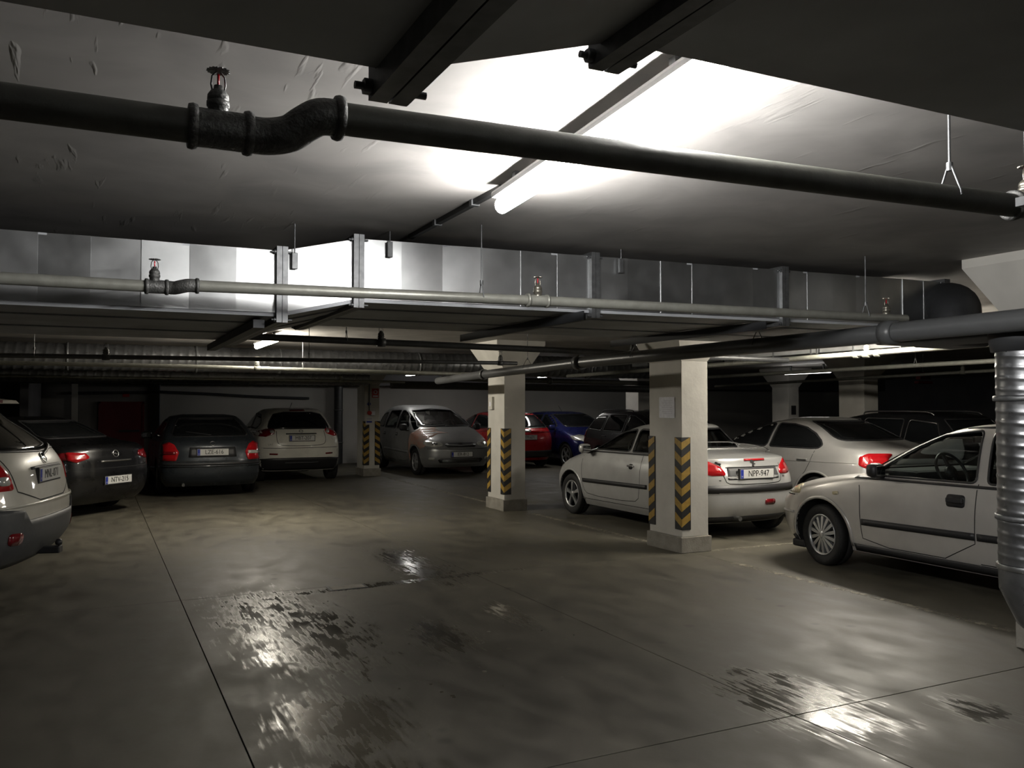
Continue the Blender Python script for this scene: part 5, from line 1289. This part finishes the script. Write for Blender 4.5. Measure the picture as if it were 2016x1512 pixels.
for sg in (1, -1):
    c.patch('B', [(sg*.46, .86), (sg*.52, .93), (sg*.76, .95), (sg*.78, .84), (sg*.68, .80)], 'tail_light', M_TAIL if sg > 0 else M_TAILDARK, .010, .02)
    c.patch('F', [(sg*.40, .70), (sg*.42, .80), (sg*.80, .84), (sg*.82, .72)], 'headlight', M_CLEARLENS, .006, .02)
for v in 'LR': c.patch(v, [(-2.0, .84), (-1.95, .93), (-2.12, .95), (-2.14, .84)], 'tail_light', M_TAILDARK, .008, .02)
c.ribbon('B', [(-.30, .80), (.30, .80)], .025, 'boot_trim', M_CHROME, .01, .012); c.emblem('B', 0, .90, .055, 'bolt'); c.plate('B', -.02, .52, 'NTV-215')
c.ribbon('B', [(-.80, .70), (.80, .70)], .010, 'boot_gap', M_SEAM, .002, 0); c.mirror(.62, .86, 1.02, P_BLACK)
door_lines(c, 'LR', [([(.95, .98), (1.0, .5), (.9, .3), (-.30, .28), (-.32, 1.0)], 1), ([(-.34, .28), (-.85, .3), (-.95, .55), (-1.15, .75), (-1.25, 1.03)], 1)])
c.finish()

# --- off-white off-roader at the left edge
rowsS = [(.28, 2.05, -2.05, .82, .30, .25), (.40, 2.22, -2.20, .89, .42, .32), (.55, 2.28, -2.28, .915, .46, .34), (.72, 2.28, -2.285, .92, .48, .34), (.86, 2.20, -2.26, .92, .5, .34),
         (.98, 1.95, -2.235, .915, .52, .34), (1.06, 1.45, -2.22, .90, .48, .34), (1.13, 1.05, -2.195, .875, .42, .36), (1.22, .85, -2.14, .84, .4, .38), (1.36, .55, -1.98, .76, .38, .38), (1.50, .22, -1.77, .70, .36, .36), (1.61, -.1, -1.66, .64, .34, .34),
         (1.675, -.4, -1.5, .55, .32, .32), (1.70, -.7, -1.2, .38, .25, .25)]
hd = math.radians(165)
c = Car('off-white off-roader with grey bumper at the left edge, tail towards the lane', rowsS, P_CREAM, (-.33+math.cos(hd)*2.26, 8.45+math.sin(hd)*2.26), hd, 4.575)
c.wheelset(1.40, -1.30, .355, .235, .80, (5, .02, .034)); c.cut_wheels(1.40, -1.30, .42, .92)
window(c, 'LR', [(.86, 1.14), (.40, 1.42), (.10, 1.53), (-.18, 1.55), (-.16, 1.14)]); window(c, 'LR', [(-.26, 1.14), (-.28, 1.555), (-1.0, 1.54), (-1.08, 1.14)]); window(c, 'LR', [(-1.16, 1.15), (-1.14, 1.53), (-1.55, 1.47), (-1.76, 1.20)])
window(c, 'F', [(-.68, 1.18), (.68, 1.18), (.58, 1.60), (-.58, 1.60)], 'windscreen')
window(c, 'B', [(-.60, 1.235), (0, 1.215), (.60, 1.235), (.68, 1.27), (.60, 1.55), (.50, 1.60), (-.50, 1.60), (-.60, 1.55), (-.68, 1.27)], 'rear_window')
sp = MB().prism([(-1.50, 1.685), (-1.76, 1.655), (-1.79, 1.625), (-1.60, 1.63)], -.58, .58, 'y'); sp.build('roof_spoiler', P_CREAM, c.root)
MB().box((-1.785, -.2, 1.63), (-1.775, .2, 1.655)).build('high_brake_light', M_TAILDARK, c.root)
c.wiper('B', (.02, 1.17), (-.38, 1.25))
for v, sg in (('L', 1), ('R', -1)):
    c.patch(v, [(-1.92, .94), (-1.94, 1.14), (-2.0, 1.18), (-2.08, 1.10), (-2.1, .94)], 'tail_light', M_TAIL, .012, .03)
    c.patch('B', [(sg*.64, .93), (sg*.66, 1.06), (sg*.70, 1.17), (sg*.78, 1.15), (sg*.80, .93)], 'tail_light', M_TAIL, .010, .03)
    c.patch('B', [(sg*.67, .97), (sg*.68, 1.04), (sg*.77, 1.04), (sg*.77, .97)], 'reversing_lens', M_CLEARLENS, .018, .012)
    c.patch('B', [(sg*.60, .50), (sg*.74, .51), (sg*.74, .60), (sg*.60, .59)], 'reflector', M_TAILDARK, .02, .015)
    c.patch('F', [(sg*.48, .82), (sg*.5, .95), (sg*.82, 1.0), (sg*.86, .86)], 'headlight', M_CLEARLENS, .006, .02)
    c.ribbon(v, [(.9, .40), (-.85, .40)], .18, 'sill_cladding', M_GREYTRIM, .010, .02)
c.patch('B', [(-.86, .30), (.86, .30), (.90, .50), (.90, .80), (.58, .76), (.52, .68), (-.52, .68), (-.58, .76), (-.90, .80), (-.90, .50)], 'rear_bumper', M_GREYTRIM, .016, .03, rnd=1)
c.ribbon('B', [(-.85, .80), (-.55, .80), (.55, .80), (.85, .80)], .02, 'bumper_ridge', P_CREAM, .02, .02)
c.ribbon('B', [(-.34, 1.083), (0, 1.087), (.34, 1.083)], .022, 'handle_strip', M_GREYTRIM, .014, .014)
c.plate('B', 0, 1.02, 'MNL-071'); c.emblem('B', 0, 1.155, .05, 'bolt')
c.ribbon('B', [(.66, 1.2), (.58, .82), (-.58, .82), (-.66, 1.2)], .010, 'boot_gap', M_SEAM, .002, 0, rnd=1)
for v in 'LR': c.ribbon(v, [(-1.72, .62), (-2.1, .64)], .36, 'bumper_wrap', M_GREYTRIM, .012, .02)
arch_lips(c, 'LR', (1.40, -1.30), .42, M_GREYTRIM, .07, .012)
tb = MB().box((-2.34, -.05, .33), (-2.15, .05, .39), bev=.01).lathe([(0, 0), (.026, .01), (.03, .03), (.02, .055), (0, .06)], (-2.32, 0, .39), 'z', 16); tb.build('tow_bar', M_DARKTRIM, c.root)
door_lines(c, 'LR', [([(1.0, 1.1), (1.02, .6), (.9, .48), (-.2, .48), (-.21, 1.12)], 1), ([(-.22, .48), (-.8, .5), (-.95, .8), (-1.1, 1.1)], 1)])
c.mirror(.80, .88, 1.18, P_CREAM); c.finish()

# --- back row right of the people carrier
def hatch(label, pnt, loc, rz, txt, kind='plain'):
    rows = [(.20, 1.92, -1.92, .78, .30, .25), (.30, 2.04, -2.03, .84, .46, .34), (.45, 2.10, -2.10, .875, .52, .38), (.62, 2.10, -2.11, .88, .54, .38), (.74, 2.02, -2.10, .88, .56, .38),
            (.84, 1.80, -2.08, .87, .56, .38), (.92, 1.50, -2.05, .855, .5, .38), (.99, 1.18, -2.0, .83, .46, .38), (1.08, .92, -1.92, .78, .42, .38), (1.20, .62, -1.80, .72, .4, .38), (1.33, .28, -1.62, .645, .38, .36),
            (1.42, -.05, -1.42, .57, .36, .34), (1.46, -.4, -1.05, .38, .22, .22)]
    c = Car(label, rows, pnt, loc, rz, 4.2)
    c.wheelset(1.28, -1.32, .31, .195, .765, (5, .018, .03)); c.cut_wheels(1.28, -1.32, .365, .88)
    window(c, 'LR', [(.78, 1.02), (.30, 1.25), (0, 1.36), (-.28, 1.375), (-.26, 1.02)]); window(c, 'LR', [(-.34, 1.02), (-.36, 1.375), (-.95, 1.35), (-1.30, 1.22), (-1.38, 1.04)])
    window(c, 'F', [(-.64, 1.05), (.64, 1.05), (.54, 1.38), (-.54, 1.38)], 'windscreen'); window(c, 'B', [(-.62, 1.06), (.62, 1.06), (.56, 1.34), (.45, 1.39), (-.45, 1.39), (-.56, 1.34)] if kind != 'bar' else [(-.72, 1.045), (.72, 1.045), (.60, 1.38), (.50, 1.425), (-.50, 1.425), (-.60, 1.38)], 'rear_window')
    if kind == 'bar': c.patch('T', [(-1.42, -.46), (.0, -.50), (.0, .50), (-1.42, .46)], 'roof_panel', M_BLACKGLASS, .004, .01, .12)
    for sg in (1, -1):
        c.patch('F', [(sg*.44, .70), (sg*.46, .80), (sg*.62, .86), (sg*.84, .82), (sg*.84, .72), (sg*.6, .68)], 'headlight', M_CLEARLENS, .008, .02)
        if kind == 'bar': c.patch('B', [(sg*.10, .91), (sg*.10, 1.0), (sg*.55, 1.02), (sg*.84, 1.02), (sg*.85, .93)], 'tail_light', M_TAIL, .010, .03)
        else: c.patch('B', [(sg*.60, .74), (sg*.58, .94), (sg*.84, .94), (sg*.86, .72)], 'tail_light', M_TAIL, .010, .03)
        c.patch('F', [(sg*.50, .36), (sg*.74, .38), (sg*.74, .47), (sg*.50, .45)], 'fog_light', M_CLEARLENS if kind == 'plain' else M_DARKTRIM, .006, .02)
    if kind == 'bar': c.ribbon('B', [(-.12, .965), (.12, .965)], .06, 'light_bar', M_CLEARLENS, .012, .02); c.patch('B', [(-.80, .28), (.80, .28), (.82, .46), (-.82, .46)], 'lower_bumper', M_DARKTRIM, .008, .02)
    c.plate('B', 0, .80, txt); c.plate('F', 0, .50, txt); c.patch('F', [(-.34, .66), (.34, .66), (.36, .76), (-.36, .76)], 'grille', M_DARKTRIM, .005, .012)
    door_lines(c, 'LR', [([(.95, 1.0), (1.0, .5), (.9, .3), (-.28, .28), (-.30, 1.0)], 1), ([(-.31, .28), (-.8, .3), (-.9, .55), (-1.2, .75), (-1.3, 1.02)], 1)])
    for v in 'LR': c.handle(v, -.12, .88, pnt, .17, .03, False)
    c.mirror(.72, .82, 1.03, pnt)
    MB().tube([(-.6, .1, 1.45), (-.8, .1, 1.62)], .006, 6).build('aerial', M_DARKTRIM, c.root); c.finish()
    return c
hatch('bright red hatchback with a full-width rear lamp, behind the second column', P_RED, (10.0, 21.65), PI/2, 'KYM-671', 'bar')
hatch('dark blue hatchback with its headlight towards us, right of the red hatchback', P_BLUE, (12.05, 21.0), -PI/2, 'JHF-430')
estate('dark car far back between the blue hatchback and the column, only its roof showing', P_DARK, (14.6, 20.9), PI/2)
estate('dark car glimpsed through the back window of the small silver coupe', P_DARK, (11.6, 15.9), -PI/2)
